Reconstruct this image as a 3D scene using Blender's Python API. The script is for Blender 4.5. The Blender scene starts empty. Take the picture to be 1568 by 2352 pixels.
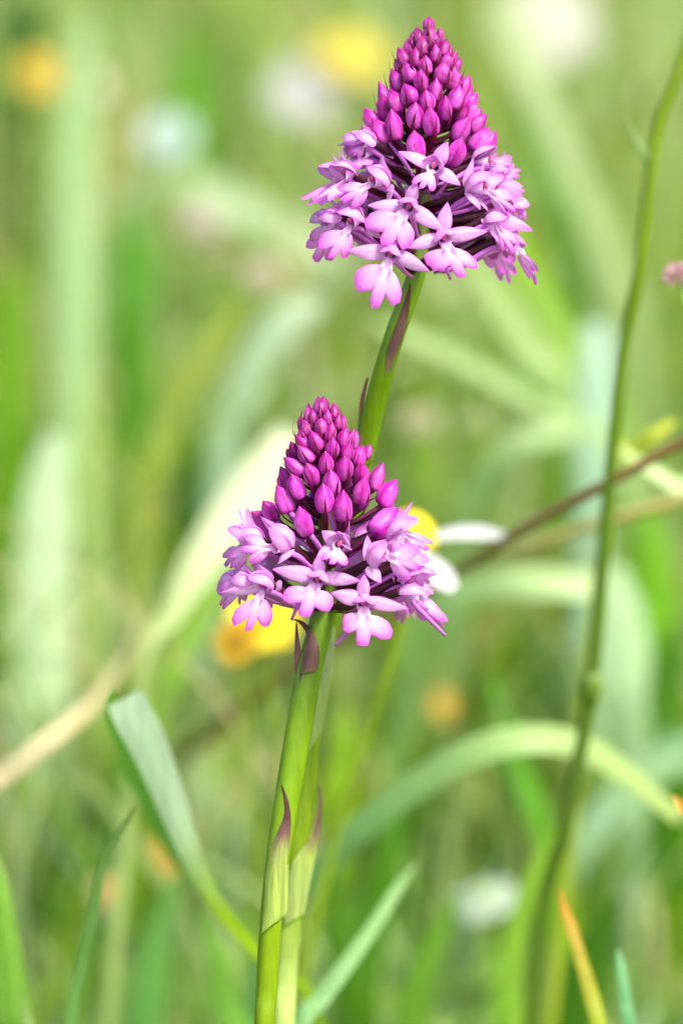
import bpy, math, random
import numpy as np
from mathutils import Vector, Matrix

random.seed(11)
rng = np.random.default_rng(11)
scn = bpy.context.scene
COL = scn.collection

# ------------------------------------------------------------------ camera
PITCH = math.radians(14.0)
D0 = 0.80                      # focus distance, metres
PXM = 12250.0                  # picture pixels (1568 wide) per metre at the focus distance
CENTRE = np.array([0.0, 0.0, 0.20])
FWD = np.array([0.0, math.cos(PITCH), -math.sin(PITCH)])
UP = np.array([0.0, math.sin(PITCH), math.cos(PITCH)])
RIGHT = np.array([1.0, 0.0, 0.0])
CAM = CENTRE - FWD * D0
cam_d = bpy.data.cameras.new("camera")
cam = bpy.data.objects.new("camera", cam_d)
COL.objects.link(cam)
cam.location = CAM
cam.rotation_euler = (math.pi / 2 - PITCH, 0, 0)
cam_d.sensor_fit = 'VERTICAL'
cam_d.sensor_height = 36
cam_d.lens = 36 * D0 / (2352 / PXM)
cam_d.clip_start = 0.02
cam_d.clip_end = 200
cam_d.dof.use_dof = True
cam_d.dof.focus_distance = D0 - 0.006
cam_d.dof.aperture_fstop = 7.6
scn.camera = cam

# ------------------------------------------------------------------ sky, sun, exposure
SUN_EL, SUN_AZ = math.radians(56), math.radians(136)   # azimuth measured from +Y (away from camera) to the right
world = bpy.data.worlds.new("World")
scn.world = world
world.use_nodes = True
wn = world.node_tree.nodes
wl = world.node_tree.links
wn.clear()
sky = wn.new('ShaderNodeTexSky')
sky.sky_type = 'NISHITA'
sky.sun_disc = False
sky.sun_elevation = SUN_EL
sky.sun_rotation = SUN_AZ
sky.air_density = 1.0
sky.dust_density = 4.0
sky.ozone_density = 1.0
wbg = wn.new('ShaderNodeBackground')
wbg.inputs[1].default_value = 0.13
wo = wn.new('ShaderNodeOutputWorld')
wl.new(sky.outputs[0], wbg.inputs[0])
wl.new(wbg.outputs[0], wo.inputs[0])
sun_d = bpy.data.lights.new("sun", 'SUN')
sun_d.energy = 2.2
sun_d.angle = math.radians(14)
sun_d.color = (1.0, 0.96, 0.90)
sun = bpy.data.objects.new("sun", sun_d)
COL.objects.link(sun)
sdir = Vector((math.sin(SUN_AZ) * math.cos(SUN_EL), math.cos(SUN_AZ) * math.cos(SUN_EL), math.sin(SUN_EL)))
sun.rotation_euler = sdir.to_track_quat('Z', 'Y').to_euler()
scn.view_settings.view_transform = 'Standard'
scn.view_settings.look = 'None'
scn.view_settings.gamma = 1
scn.view_settings.exposure = 1.15
scn.cycles.max_bounces = 8
scn.cycles.transmission_bounces = 6
scn.cycles.diffuse_bounces = 5

# ------------------------------------------------------------------ helpers
def at(px, py, dz=0.0):
    """point seen at picture pixel (1568x2352 frame), dz millimetres behind the focus plane"""
    D = D0 + dz / 1000.0
    k = D / D0 / PXM
    return CAM + FWD * D + RIGHT * ((px - 784) * k) + UP * ((1176 - py) * k)

def nrm(v):
    v = np.asarray(v, float)
    l = np.linalg.norm(v)
    return v / l if l > 1e-12 else v

def srgb(r, g, b):
    f = lambda c: (c / 255 / 12.92) if c / 255 <= 0.04045 else ((c / 255 + 0.055) / 1.055) ** 2.4
    return np.array([f(r), f(g), f(b)])

def mesh_obj(name, verts, faces, cols, mat, origin=None, parent=None, smooth=True):
    verts = np.asarray(verts, float)
    if origin is None:
        origin = verts.mean(axis=0)
    origin = np.asarray(origin, float)
    me = bpy.data.meshes.new(name)
    me.from_pydata((verts - origin).tolist(), [], faces)
    if cols is not None:
        a = me.attributes.new("Col", 'FLOAT_COLOR', 'POINT')
        c = np.ones((len(verts), 4))
        c[:, :3] = np.clip(np.asarray(cols, float), 0, 1)
        a.data.foreach_set("color", c.ravel())
    if smooth:
        me.polygons.foreach_set("use_smooth", [True] * len(me.polygons))
    me.materials.append(mat)
    o = bpy.data.objects.new(name, me)
    COL.objects.link(o)
    o["_w"] = origin.tolist()
    if parent is not None:
        o.parent = parent
        o.location = origin - np.array(parent["_w"])
    else:
        o.location = origin
    return o

def empty(name, loc, label, cat, group=None):
    o = bpy.data.objects.new(name, None)
    COL.objects.link(o)
    o.empty_display_size = 0.01
    o.location = loc
    o["_w"] = [float(x) for x in loc]
    tag(o, label, cat, group)
    return o

def tag(o, label, cat, group=None):
    o["label"] = label
    o["category"] = cat
    if group:
        o["group"] = group

def grid_faces(nu, nv, wrap=False, off=0):
    f = []
    m = nv if wrap else nv - 1
    for i in range(nu - 1):
        for j in range(m):
            j2 = (j + 1) % nv
            f.append((off + i * nv + j, off + i * nv + j2, off + (i + 1) * nv + j2, off + (i + 1) * nv + j))
    return f

def spline(pts, n):
    """Catmull-Rom resample; pts (k, d)"""
    P = np.asarray(pts, float)
    if len(P) == 2:
        t = np.linspace(0, 1, n)[:, None]
        return P[0] * (1 - t) + P[1] * t
    Q = np.vstack([2 * P[0] - P[1], P, 2 * P[-1] - P[-2]])
    out = []
    for u in np.linspace(0, len(P) - 1 - 1e-9, n):
        i = int(u)
        t = u - i
        a, b, c, d = Q[i], Q[i + 1], Q[i + 2], Q[i + 3]
        out.append(0.5 * (2 * b + (c - a) * t + (2 * a - 5 * b + 4 * c - d) * t * t + (3 * b - a - 3 * c + d) * t ** 3))
    return np.array(out)

def tube(path, radii, nseg=8, cap=True):
    P = np.asarray(path, float)
    n = len(P)
    R = np.interp(np.linspace(0, 1, n), np.linspace(0, 1, len(radii)), radii)
    T = np.gradient(P, axis=0)
    ref = np.array([0.31, -0.87, 0.2])
    V = []
    for i in range(n):
        t = nrm(T[i])
        a = nrm(np.cross(t, ref))
        b = np.cross(t, a)
        for j in range(nseg):
            an = 2 * math.pi * j / nseg
            V.append(P[i] + R[i] * (a * math.cos(an) + b * math.sin(an)))
    F = grid_faces(n, nseg, True)
    if cap:
        F.append(tuple(range(nseg))[::-1])
        F.append(tuple((n - 1) * nseg + j for j in range(nseg)))
    return np.array(V), F

# ------------------------------------------------------------------ materials
def new_mat(name):
    m = bpy.data.materials.new(name)
    m.use_nodes = True
    m.node_tree.nodes.clear()
    return m, m.node_tree.nodes, m.node_tree.links

def plant_mat(name, rough=0.5, spec=0.35, trans=0.35, vary=0.12, hue=0.01, nscale=900, namt=0.10,
              bump=0.15, sss=0.0, stretch=None, tcol=None, island=False):
    m, N, L = new_mat(name)
    out = N.new('ShaderNodeOutputMaterial')
    at_ = N.new('ShaderNodeAttribute')
    at_.attribute_name = "Col"
    oi = N.new('ShaderNodeObjectInfo')
    tc = N.new('ShaderNodeTexCoord')
    mp = N.new('ShaderNodeMapping')
    L.new(tc.outputs['Object'], mp.inputs[0])
    if stretch:
        mp.inputs['Scale'].default_value = stretch
    nz = N.new('ShaderNodeTexNoise')
    nz.inputs['Scale'].default_value = nscale
    nz.inputs['Detail'].default_value = 3
    L.new(mp.outputs[0], nz.inputs['Vector'])
    hs = N.new('ShaderNodeHueSaturation')
    # per-object variation
    mr = N.new('ShaderNodeMapRange')
    mr.inputs[3].default_value = 1 - vary
    mr.inputs[4].default_value = 1 + vary
    L.new(oi.outputs['Random'], mr.inputs[0])
    mr2 = N.new('ShaderNodeMapRange')
    mr2.inputs[1].default_value = 0.3
    mr2.inputs[2].default_value = 0.7
    mr2.inputs[3].default_value = 1 - namt
    mr2.inputs[4].default_value = 1 + namt
    L.new(nz.outputs[0], mr2.inputs[0])
    mu = N.new('ShaderNodeMath')
    mu.operation = 'MULTIPLY'
    L.new(mr.outputs[0], mu.inputs[0])
    L.new(mr2.outputs[0], mu.inputs[1])
    L.new(mu.outputs[0], hs.inputs['Value'])
    mh = N.new('ShaderNodeMapRange')
    mh.inputs[3].default_value = 0.5 - hue
    mh.inputs[4].default_value = 0.5 + hue
    mm = N.new('ShaderNodeMath')
    mm.operation = 'FRACT'
    m7 = N.new('ShaderNodeMath')
    m7.operation = 'MULTIPLY'
    m7.inputs[1].default_value = 7.31
    L.new(oi.outputs['Random'], m7.inputs[0])
    L.new(m7.outputs[0], mm.inputs[0])
    L.new(mm.outputs[0], mh.inputs[0])
    L.new(mh.outputs[0], hs.inputs['Hue'])
    L.new(at_.outputs['Color'], hs.inputs['Color'])
    bs = N.new('ShaderNodeBsdfPrincipled')
    bs.inputs['Roughness'].default_value = rough
    bs.inputs['Specular IOR Level'].default_value = spec
    L.new(hs.outputs[0], bs.inputs['Base Color'])
    if sss > 0:
        bs.inputs['Subsurface Weight'].default_value = sss
        bs.inputs['Subsurface Radius'].default_value = (1.0, 0.35, 0.8)
        bs.inputs['Subsurface Scale'].default_value = 0.0012
    if bump > 0:
        bp = N.new('ShaderNodeBump')
        bp.inputs['Strength'].default_value = bump
        bp.inputs['Distance'].default_value = 0.0003
        L.new(nz.outputs[0], bp.inputs['Height'])
        L.new(bp.outputs[0], bs.inputs['Normal'])
    last = bs.outputs[0]
    if trans > 0:
        tr = N.new('ShaderNodeBsdfTranslucent')
        if tcol is not None:
            mc = N.new('ShaderNodeMix')
            mc.data_type = 'RGBA'
            mc.blend_type = 'MULTIPLY'
            mc.inputs[0].default_value = 1
            L.new(hs.outputs[0], mc.inputs[6])
            mc.inputs[7].default_value = (*tcol, 1)
            L.new(mc.outputs[2], tr.inputs[0])
        else:
            L.new(hs.outputs[0], tr.inputs[0])
        ms = N.new('ShaderNodeMixShader')
        ms.inputs[0].default_value = trans
        L.new(bs.outputs[0], ms.inputs[1])
        L.new(tr.outputs[0], ms.inputs[2])
        last = ms.outputs[0]
    L.new(last, out.inputs[0])
    return m

M_PETAL = plant_mat("orchid_petal", rough=0.55, spec=0.25, trans=0.38, vary=0.07, hue=0.008, nscale=1100, namt=0.10, bump=0.4)
M_BUD = plant_mat("orchid_bud", rough=0.42, spec=0.35, trans=0.0, vary=0.13, hue=0.012, nscale=1100, namt=0.20, bump=0.35, sss=0.2)
M_OVARY = plant_mat("orchid_ovary", rough=0.5, spec=0.3, trans=0.0, vary=0.25, hue=0.02, nscale=1800, namt=0.3, bump=0.3)
M_SPUR = plant_mat("orchid_spur", rough=0.45, spec=0.3, trans=0.0, vary=0.15, hue=0.01, nscale=1200, namt=0.08, bump=0.1, sss=0.4)
M_STEM = plant_mat("orchid_stem", rough=0.4, spec=0.4, trans=0.0, vary=0.03, hue=0.004, nscale=1.0, namt=0.16, bump=0.12, sss=0.25, stretch=(900, 900, 45))
M_SHEATH = plant_mat("sheath_leaf", rough=0.5, spec=0.3, trans=0.3, vary=0.05, hue=0.005, nscale=1.0, namt=0.22, bump=0.25, stretch=(1300, 1300, 60))
M_LEAF = plant_mat("grass_leaf", rough=0.42, spec=0.32, trans=0.48, vary=0.06, hue=0.01, nscale=1.0, namt=0.12, bump=0.1, stretch=(600, 600, 60), tcol=(1.0, 1.0, 0.55))
M_WHITE = plant_mat("pale_petal", rough=0.6, spec=0.2, trans=0.35, vary=0.04, hue=0.004, nscale=400, namt=0.05, bump=0.05)
M_DISC = plant_mat("flower_disc", rough=0.7, spec=0.2, trans=0.0, vary=0.1, hue=0.01, nscale=2500, namt=0.3, bump=0.6)

def ground_mat():
    m, N, L = new_mat("meadow_ground")
    out = N.new('ShaderNodeOutputMaterial')
    bs = N.new('ShaderNodeBsdfPrincipled')
    bs.inputs['Roughness'].default_value = 0.9
    tc = N.new('ShaderNodeTexCoord')
    n1 = N.new('ShaderNodeTexNoise')
    n1.inputs['Scale'].default_value = 22
    n1.inputs['Detail'].default_value = 8
    L.new(tc.outputs['Object'], n1.inputs['Vector'])
    cr = N.new('ShaderNodeValToRGB')
    cr.color_ramp.elements[0].position = 0.32
    cr.color_ramp.elements[0].color = (0.05, 0.10, 0.012, 1)
    cr.color_ramp.elements[1].position = 0.68
    cr.color_ramp.elements[1].color = (0.18, 0.30, 0.05, 1)
    L.new(n1.outputs[0], cr.inputs[0])
    L.new(cr.outputs[0], bs.inputs['Base Color'])
    bp = N.new('ShaderNodeBump')
    bp.inputs['Strength'].default_value = 0.6
    bp.inputs['Distance'].default_value = 0.01
    L.new(n1.outputs[0], bp.inputs['Height'])
    L.new(bp.outputs[0], bs.inputs['Normal'])
    L.new(bs.outputs[0], out.inputs[0])
    return m

# ------------------------------------------------------------------ ground
def build_ground():
    n = 60
    xs = np.sign(np.linspace(-1, 1, n)) * np.abs(np.linspace(-1, 1, n)) ** 3 * 70
    V = []
    for x in xs:
        for y in xs:
            r = math.hypot(x, y)
            z = -0.004 + 0.0 if r < 1 else -0.004 + 0.02 * math.sin(x * 0.9) * math.sin(y * 0.7 + 1) * min(1, (r - 1) / 4) + 0.0
            V.append((x, y, z))
    F = [tuple(reversed(f)) for f in grid_faces(n, n)]
    o = mesh_obj("ground", V, F, None, ground_mat(), origin=(0, 0, 0))
    o["kind"] = "structure"
build_ground()

# ------------------------------------------------------------------ meadow grass (uncountable)
def ribbon(path, widths, wdir, fold=0.18):
    """leaf blade: three verts across, a shallow keel"""
    P = np.asarray(path, float)
    n = len(P)
    W = np.interp(np.linspace(0, 1, n), np.linspace(0, 1, len(widths)), widths)
    T = np.gradient(P, axis=0)
    V = []
    for i in range(n):
        t = nrm(T[i])
        w = wdir - t * np.dot(wdir, t)
        w = nrm(w)
        nn = np.cross(w, t)
        V.append(P[i] - w * W[i] / 2)
        V.append(P[i] + nn * W[i] * fold)
        V.append(P[i] + w * W[i] / 2)
    return np.array(V), grid_faces(n, 3)

PAL = {
    'sage': np.array([0.40, 0.54, 0.20]),
    'pale': np.array([0.48, 0.58, 0.36]),
    'mid': np.array([0.18, 0.37, 0.03]),
    'lime': np.array([0.32, 0.47, 0.03]),
    'deep': np.array([0.08, 0.18, 0.03]),
    'blue': np.array([0.28, 0.44, 0.28]),
    'straw': np.array([0.58, 0.50, 0.26]),
    'tan': np.array([0.42, 0.32, 0.14]),
}
TANB = math.tan(PITCH + math.atan(1176 / PXM / D0))

def fill_grass(count, y0, y1, xw, hrange, wrange, keys, probs, seed, name, label, limit=True):
    r = np.random.default_rng(seed)
    V, F, C = [], [], []
    nseg = 6
    off = 0
    for k in range(count):
        y = y0 + (y1 - y0) * r.random() ** 1.15
        half = xw[0] + (xw[1] - xw[0]) * (y - y0) / (y1 - y0)
        x = (r.random() * 2 - 1) * half
        h = hrange[0] + (hrange[1] - hrange[0]) * r.random() ** 1.4
        dist = y - CAM[1]
        zb = CAM[2] - dist * TANB
        if limit:
            lim = max(0.012, zb) - 0.006 + max(0.0, (y - 0.17)) * 0.30 + max(0.0, y - 0.9) * 0.5
            h = min(h, lim * (0.55 + 0.45 * r.random()))
        if h < 0.01:
            continue
        w = wrange[0] + (wrange[1] - wrange[0]) * r.random() ** 1.6
        az = r.random() * 2 * math.pi
        lean = h * (0.1 + 0.75 * r.random() ** 1.5)
        ld = np.array([math.cos(az), math.sin(az), 0])
        if limit and y < 0.35:
            ld[1] = abs(ld[1])
        b = np.array([x, y, -0.004])
        path = []
        for i in range(nseg):
            t = i / (nseg - 1)
            path.append(b + ld * lean * t ** 2.2 + np.array([0, 0, h * (t - 0.22 * (lean / h) * t ** 3)]))
        wa = r.random() * math.pi
        wd = np.array([math.cos(wa), math.sin(wa) * 0.6, 0.05])
        v, f = ribbon(path, [w * 0.7, w, w * 0.95, w * 0.6, w * 0.05], wd)
        c = PAL[keys[r.choice(len(keys), p=probs)]] * (0.75 + 0.5 * r.random())
        tip = c * np.array([1.08, 1.0, 0.9])
        t = np.repeat(np.linspace(0, 1, nseg), 3)[:, None]
        V.append(v)
        C.append(c * (1 - t) + tip * t)
        F.extend([tuple(i + off for i in q) for q in f])
        off += len(v)
    o = mesh_obj(name, np.vstack(V), F, np.vstack(C), M_LEAF, origin=(0, 0, 0))
    o["kind"] = "stuff"
    o["label"] = label
    o["category"] = "grass"

fill_grass(9000, -0.35, 0.75, (0.55, 0.7), (0.04, 0.14), (0.002, 0.0045),
           ['mid', 'lime', 'sage', 'deep', 'straw', 'blue'], [.34, .2, .16, .14, .06, .10], 3,
           "grass", "short green meadow grass growing round the orchid stems")
fill_grass(15000, 0.35, 4.2, (0.6, 1.6), (0.07, 0.24), (0.0025, 0.007),
           ['mid', 'lime', 'sage', 'deep', 'straw', 'blue', 'pale'], [.20, .22, .24, .06, .08, .06, .14], 5,
           "tall_grass", "blurred taller meadow grass filling the field behind the orchids")

def thin_grass(count, y0, y1, xw, hrange, wrange, keys, probs, seed, name, label):
    r = np.random.default_rng(seed)
    V, F, C, off = [], [], [], 0
    nseg = 9
    for k in range(count):
        y = y0 + (y1 - y0) * r.random()
        x = (r.random() * 2 - 1) * xw
        h = hrange[0] + (hrange[1] - hrange[0]) * r.random()
        w = wrange[0] + (wrange[1] - wrange[0]) * r.random() ** 2
        az = r.random() * 2 * math.pi
        ld = np.array([math.cos(az), 0.35 * math.sin(az) + 0.12, 0])
        lean = h * (0.15 + 0.95 * r.random())
        droop = 0.5 * r.random() ** 2
        b = np.array([x, y, -0.004])
        path = [b + ld * lean * t ** 1.7 + np.array([0, 0, h * (t - droop * t ** 3)]) for t in np.linspace(0, 1, nseg)]
        wd = np.array([math.cos(az + 1.57), 0.3, 0.35 * r.random()])
        v, f = ribbon(path, [w * 0.8, w, w * 0.9, w * 0.6, w * 0.05], nrm(wd + RIGHT * 0.6))
        c = PAL[keys[r.choice(len(keys), p=probs)]] * (0.75 + 0.45 * r.random())
        V.append(v)
        C.append(np.tile(c, (len(v), 1)))
        F.extend([tuple(i + off for i in q) for q in f])
        off += len(v)
    o = mesh_obj(name, np.vstack(V), F, np.vstack(C), M_LEAF, origin=(0, 0, 0))
    o["kind"] = "stuff"
    o["label"] = label
    o["category"] = "grass"

thin_grass(330, 0.24, 0.75, 0.42, (0.06, 0.24), (0.0010, 0.0032), ['mid', 'lime', 'sage', 'deep', 'straw', 'pale', 'blue'],
           [.22, .26, .2, .1, .06, .08, .08], 21, "thin_grass", "thin soft grass leaves crossing in all directions behind the orchids")
thin_grass(900, 0.75, 2.2, 0.8, (0.08, 0.26), (0.0016, 0.0050), ['mid', 'lime', 'sage', 'deep', 'straw', 'pale'],
           [.24, .28, .2, .14, .06, .08], 22, "far_thin_grass", "thin far grass leaves crossing in all directions")

# ------------------------------------------------------------------ orchids
C_EDGE = srgb(234, 108, 224)
C_LIP = srgb(246, 192, 244)
C_PALE = srgb(248, 212, 244)
C_SEP = srgb(226, 122, 222)
C_SEPM = srgb(246, 210, 246)
C_BUD = srgb(180, 24, 156)
C_BUDL = srgb(216, 100, 204)
C_BUDT = srgb(124, 8, 84)
C_OVARY = srgb(58, 12, 24)
C_OVARYG = srgb(64, 44, 20)
C_BRACT = srgb(112, 14, 62)
C_SPUR = srgb(196, 112, 204)

def mix(a, b, t):
    t = np.clip(t, 0, 1)
    return a * (1 - t) + b * t

def petal_patch(base, tip, normal, width, cup=0.25, bow=0.12, shape='sepal', nu=15, nv=11, tiprec=0.0,
                edge=C_SEP, centre=C_SEPM, wav=0.05, twist=0.0):
    d = np.asarray(tip) - np.asarray(base)
    Lg = np.linalg.norm(d)
    t_ = nrm(d)
    n_ = nrm(normal - t_ * np.dot(normal, t_))
    s_ = np.cross(t_, n_)
    V, C = [], []
    ph = random.random() * 6.28
    vn = 1 + 0.12 * (rng.random(nv) - 0.5)
    for i in range(nu):
        t = i / (nu - 1)
        if shape == 'sepal':
            w = 0.30 * (1 - t) ** 2 + math.sin(math.pi * min(1, t) ** 0.82) ** 0.68 * (1 - 0.30 * t ** 4)
        elif shape == 'hood':
            w = 0.45 * (1 - t) ** 2 + 1.0 * math.sin(math.pi * min(1, t) ** 0.95) ** 0.6
            w *= (1 if t < 0.98 else 0.3)
        else:
            w = (0.40 + 0.60 * math.sin(math.pi / 2 * min(1, t * 1.5))) * max(0.0, 1 - t ** 7) ** 0.5
        w = max(w, 0.03) * width / 2
        tw = twist * t
        s2 = s_ * math.cos(tw) + n_ * math.sin(tw)
        n2 = n_ * math.cos(tw) - s_ * math.sin(tw)
        mid = base + d * t + n2 * (bow * Lg * math.sin(math.pi * t)) - n2 * tiprec * Lg * t * t
        for j in range(nv):
            u = -1 + 2 * j / (nv - 1)
            an = u * cup * math.pi
            if cup > 0.02:
                x = math.sin(an) / math.sin(cup * math.pi) if cup < 0.5 else math.sin(an)
                z = (math.cos(an) - 1) / max(1e-6, cup * math.pi)
            else:
                x, z = u, 0
            p = mid + s2 * (w * x) + n2 * (w * z * 0.9)
            p = p + n2 * (wav * w * math.sin(5 * t + 2.2 * u + ph))
            V.append(p)
            e = max(0.55 * abs(u) ** 2 + 0.5 * abs(u) ** 8, t ** 2.5)
            vein = 0.26 * math.exp(-(u / 0.13) ** 2) + 0.10 * math.exp(-((abs(u) - 0.5) / 0.1) ** 2)
            C.append(mix(centre, edge, 0.10 + 0.85 * e + vein) * vn[j] * (1 + 0.06 * (random.random() - 0.5)))
    return np.array(V), grid_faces(nu, nv), np.array(C)

def lip_patch(base, Lt, Mt, Rt, n, var=0.0):
    """three-lobed lip; base is the throat, Lt/Mt/Rt are the lobe tips"""
    L0, M0, R0 = np.array([-0.74, -0.56]), np.array([0.0, -1.0]), np.array([0.74, -0.56])
    rs = random.random
    c0 = np.array([0.0, -0.32])
    la, ma = nrm(np.array([-0.74, -0.24])), np.array([0.0, -1.0])
    ra = nrm(np.array([0.74, -0.24]))
    lobes = [(la, 0.43, 0.35, 0.245 + 0.04 * rs()), (ma, 0.38, 0.30, 0.185 + 0.03 * rs()),
             (ra, 0.43, 0.35, 0.245 + 0.04 * rs()), (-ma, 0.10, 0.26, 0.200)]
    rr = np.linspace(1.0, 0.05, 90)
    def exit_r(d):
        best = 0.215
        q = d[None, :] * rr[:, None]
        for (a, c, sa, sb) in lobes:
            x = (q @ a - c) / sa
            y = (q @ np.array([-a[1], a[0]])) / sb
            k = np.nonzero(np.abs(x) ** 2.5 + np.abs(y) ** 2.5 <= 1)[0]
            if len(k):
                best = max(best, rr[k[0]])
        return best
    th = np.radians(np.linspace(-180, 180, 73)[:-1])
    ns = 9
    l3, m3, r3 = np.asarray(Lt) - base, np.asarray(Mt) - base, np.asarray(Rt) - base
    size = np.linalg.norm(m3) * 0.5 + 0.25 * (np.linalg.norm(l3) + np.linalg.norm(r3))
    nn = np.cross(r3 - l3, m3)
    nn = nrm(nn)
    if np.dot(nn, n) < 0:
        nn = -nn
    ml = np.linalg.inv(np.column_stack([L0, M0]))
    mr = np.linalg.inv(np.column_stack([R0, M0]))
    V, C, F = [], [], []
    ph = rs() * 6.28
    rec = 0.10 + 0.10 * rs()
    V.append(base + m3 * 0.32 + nn * 0.03 * size)
    C.append(C_PALE)
    vn = 1 + 0.07 * (rng.random(len(th)) - 0.5)
    for i, t in enumerate(th):
        d = np.array([math.sin(t), -math.cos(t)])
        r = exit_r(d)
        # a small notch at the tip of the middle lobe
        r *= 1 - 0.05 * math.exp(-(t / 0.035) ** 2)
        r *= 1 + 0.022 * math.sin(9 * t + ph) + 0.02 * math.sin(23 * t + 2 * ph) + 0.05 * math.sin(2.3 * t + ph * 1.7)
        for k in range(1, ns + 1):
            s = k / ns
            q = c0 + d * r * s
            if q[0] >= 0:
                a, b = mr @ q
                p = r3 * a + m3 * b
            else:
                a, b = ml @ q
                p = l3 * a + m3 * b
            rad = np.linalg.norm(q)
            z = -rec * rad * rad + 0.05
            # the two pale guide ridges at the lip base
            for sx in (-1, 1):
                z += 0.15 * math.exp(-((q[0] - sx * 0.15) / 0.055) ** 2 - ((q[1] + 0.24) / 0.12) ** 2)
            z -= 0.05 * math.exp(-(q[0] / 0.07) ** 2) * math.exp(-((q[1] + 0.15) / 0.25) ** 2)
            # lobes are gently domed and their rims roll back
            z -= 0.05 * s ** 6 + 0.02 * math.sin(7 * t + ph) * s * s
            p = p + nn * z * size
            V.append(base + p)
            edge = 0.72 * max(0, (rad - 0.36) / 0.55) ** 1.1 + 0.28 * s ** 6 * min(1, rad / 0.5)
            c = mix(C_PALE, C_LIP, min(1, max(0, (rad - 0.20) / 0.3)))
            c = mix(c, C_EDGE, edge)
            C.append(c * (1 + (vn[i] - 1) * min(1, 2 * s)) * np.array([1, 1 - 0.35 * s ** 8, 1]))
    m_ = len(th)
    for i in range(m_):
        i2 = (i + 1) % m_
        F.append((0, 1 + i * ns, 1 + i2 * ns))
        for k in range(ns - 1):
            F.append((1 + i * ns + k, 2 + i * ns + k, 2 + i2 * ns + k, 1 + i2 * ns + k))
    return np.array(V), F, np.array(C)

def bud_shape(base, tip, width, dark=0.0, lean=None):
    d = np.asarray(tip) - np.asarray(base)
    Lg = np.linalg.norm(d)
    t_ = nrm(d)
    a = nrm(np.cross(t_, np.array([0.2, 0.9, 0.3])))
    b = np.cross(t_, a)
    nu, nv = 18, 36
    ph = random.random() * 6.28
    sk = (random.random() - 0.5) * 0.16
    V, C = [], []
    fat = 0.38 + 0.10 * random.random()
    vn = 1 + 0.30 * (rng.random(nv) - 0.5)
    for i in range(nu):
        t = i / (nu - 1)
        if t < fat:
            r = math.sqrt(max(0, 1 - ((fat - t) / fat) ** 2)) ** 0.85
            r = 0.22 * (1 - t / fat) + r ** 0.6 * (1 - 0.22 * (1 - t / fat))
        else:
            q = (t - fat) / (1 - fat)
            r = max(0.0, 1 - q ** 1.85) * (1 - 0.20 * q ** 3) if q < 0.86 else 0.21 * (1 - q) / 0.14 + 0.012
        r = max(r, 0.015) * width / 2
        for j in range(nv):
            an = 2 * math.pi * j / nv
            # three overlapping sepals: soft ridges with seams between
            seam = abs(math.sin(1.5 * an + ph))
            rr = r * (0.90 + 0.11 * seam ** 0.35 + 0.03 * math.cos(an * 2 + ph))
            p = base + d * t + (a * math.cos(an) + b * math.sin(an)) * rr + a * (sk * width * math.sin(math.pi * t))
            V.append(p)
            c = mix(C_BUDL, C_BUD, 0.05 + 1.35 * abs(t - 0.35) + 0.65 * (1 - seam) + 0.25 * math.cos(an + ph))
            c = mix(c, C_BUDT, max(0, (t - 0.72) / 0.28) ** 1.5 * 0.55 + 0.75 * max(0, 0.20 - seam) / 0.20 * (0.35 + t))
            c = mix(c, C_BUDT, dark)
            C.append(c * vn[j])
    F = grid_faces(nu, nv, True)
    F.append(tuple(range(nv))[::-1])
    F.append(tuple((nu - 1) * nv + j for j in range(nv)))
    return np.array(V), F, np.array(C)

def lance(path, width, col, tipcol, wdir):
    v, f = ribbon(spline(path, 8), [width * 0.8, width, width * 0.85, width * 0.45, width * 0.04], wdir, fold=0.25)
    t = np.repeat(np.linspace(0, 1, 8), 3)[:, None]
    return v, f, col * (1 - t) + tipcol * t

S = 1568 / 1920.0     # source pixels (1920 wide) to picture pixels

class Head:
    def __init__(self, orchid, base, apex, half, axis_d0, axis_d1):
        """base/apex in picture pixels; half: list of (y picture px, half width px)"""
        self.o = orchid
        self.b2, self.a2 = np.array(base, float), np.array(apex, float)
        self.half = half
        self.d0, self.d1 = axis_d0, axis_d1
        self.B = at(*base, axis_d0)
        self.A = at(*apex, axis_d1)
        self.ax = nrm(self.A - self.B)
        self.u2 = nrm(self.a2 - self.b2)
        self.len2 = np.linalg.norm(self.a2 - self.b2)

    def prm(self, p):
        p = np.array(p, float)
        s = np.dot(p - self.b2, self.u2) / self.len2
        c = self.b2 + (self.a2 - self.b2) * s
        e = (p - c)[0] * (-self.u2[1]) + (p - c)[1] * self.u2[0]
        yy = c[1]
        R = np.interp(yy, [h[0] for h in self.half], [h[1] for h in self.half])
        return s, e, R

    def point(self, p, kr=1.0, back=False):
        s, e, R = self.prm(p)
        R *= kr
        dep = math.sqrt(max(0.0, R * R - e * e)) / PXM * 1000
        ad = self.d0 + (self.d1 - self.d0) * s
        return at(p[0], p[1], ad - dep)

    def axis_at(self, s):
        return self.B + (self.A - self.B) * s

    def rot(self, pts, ang):
        R = Matrix.Rotation(ang, 3, Vector(self.ax))
        R = np.array(R)
        return [(R @ (np.asarray(p) - self.B)) + self.B for p in pts]

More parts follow.
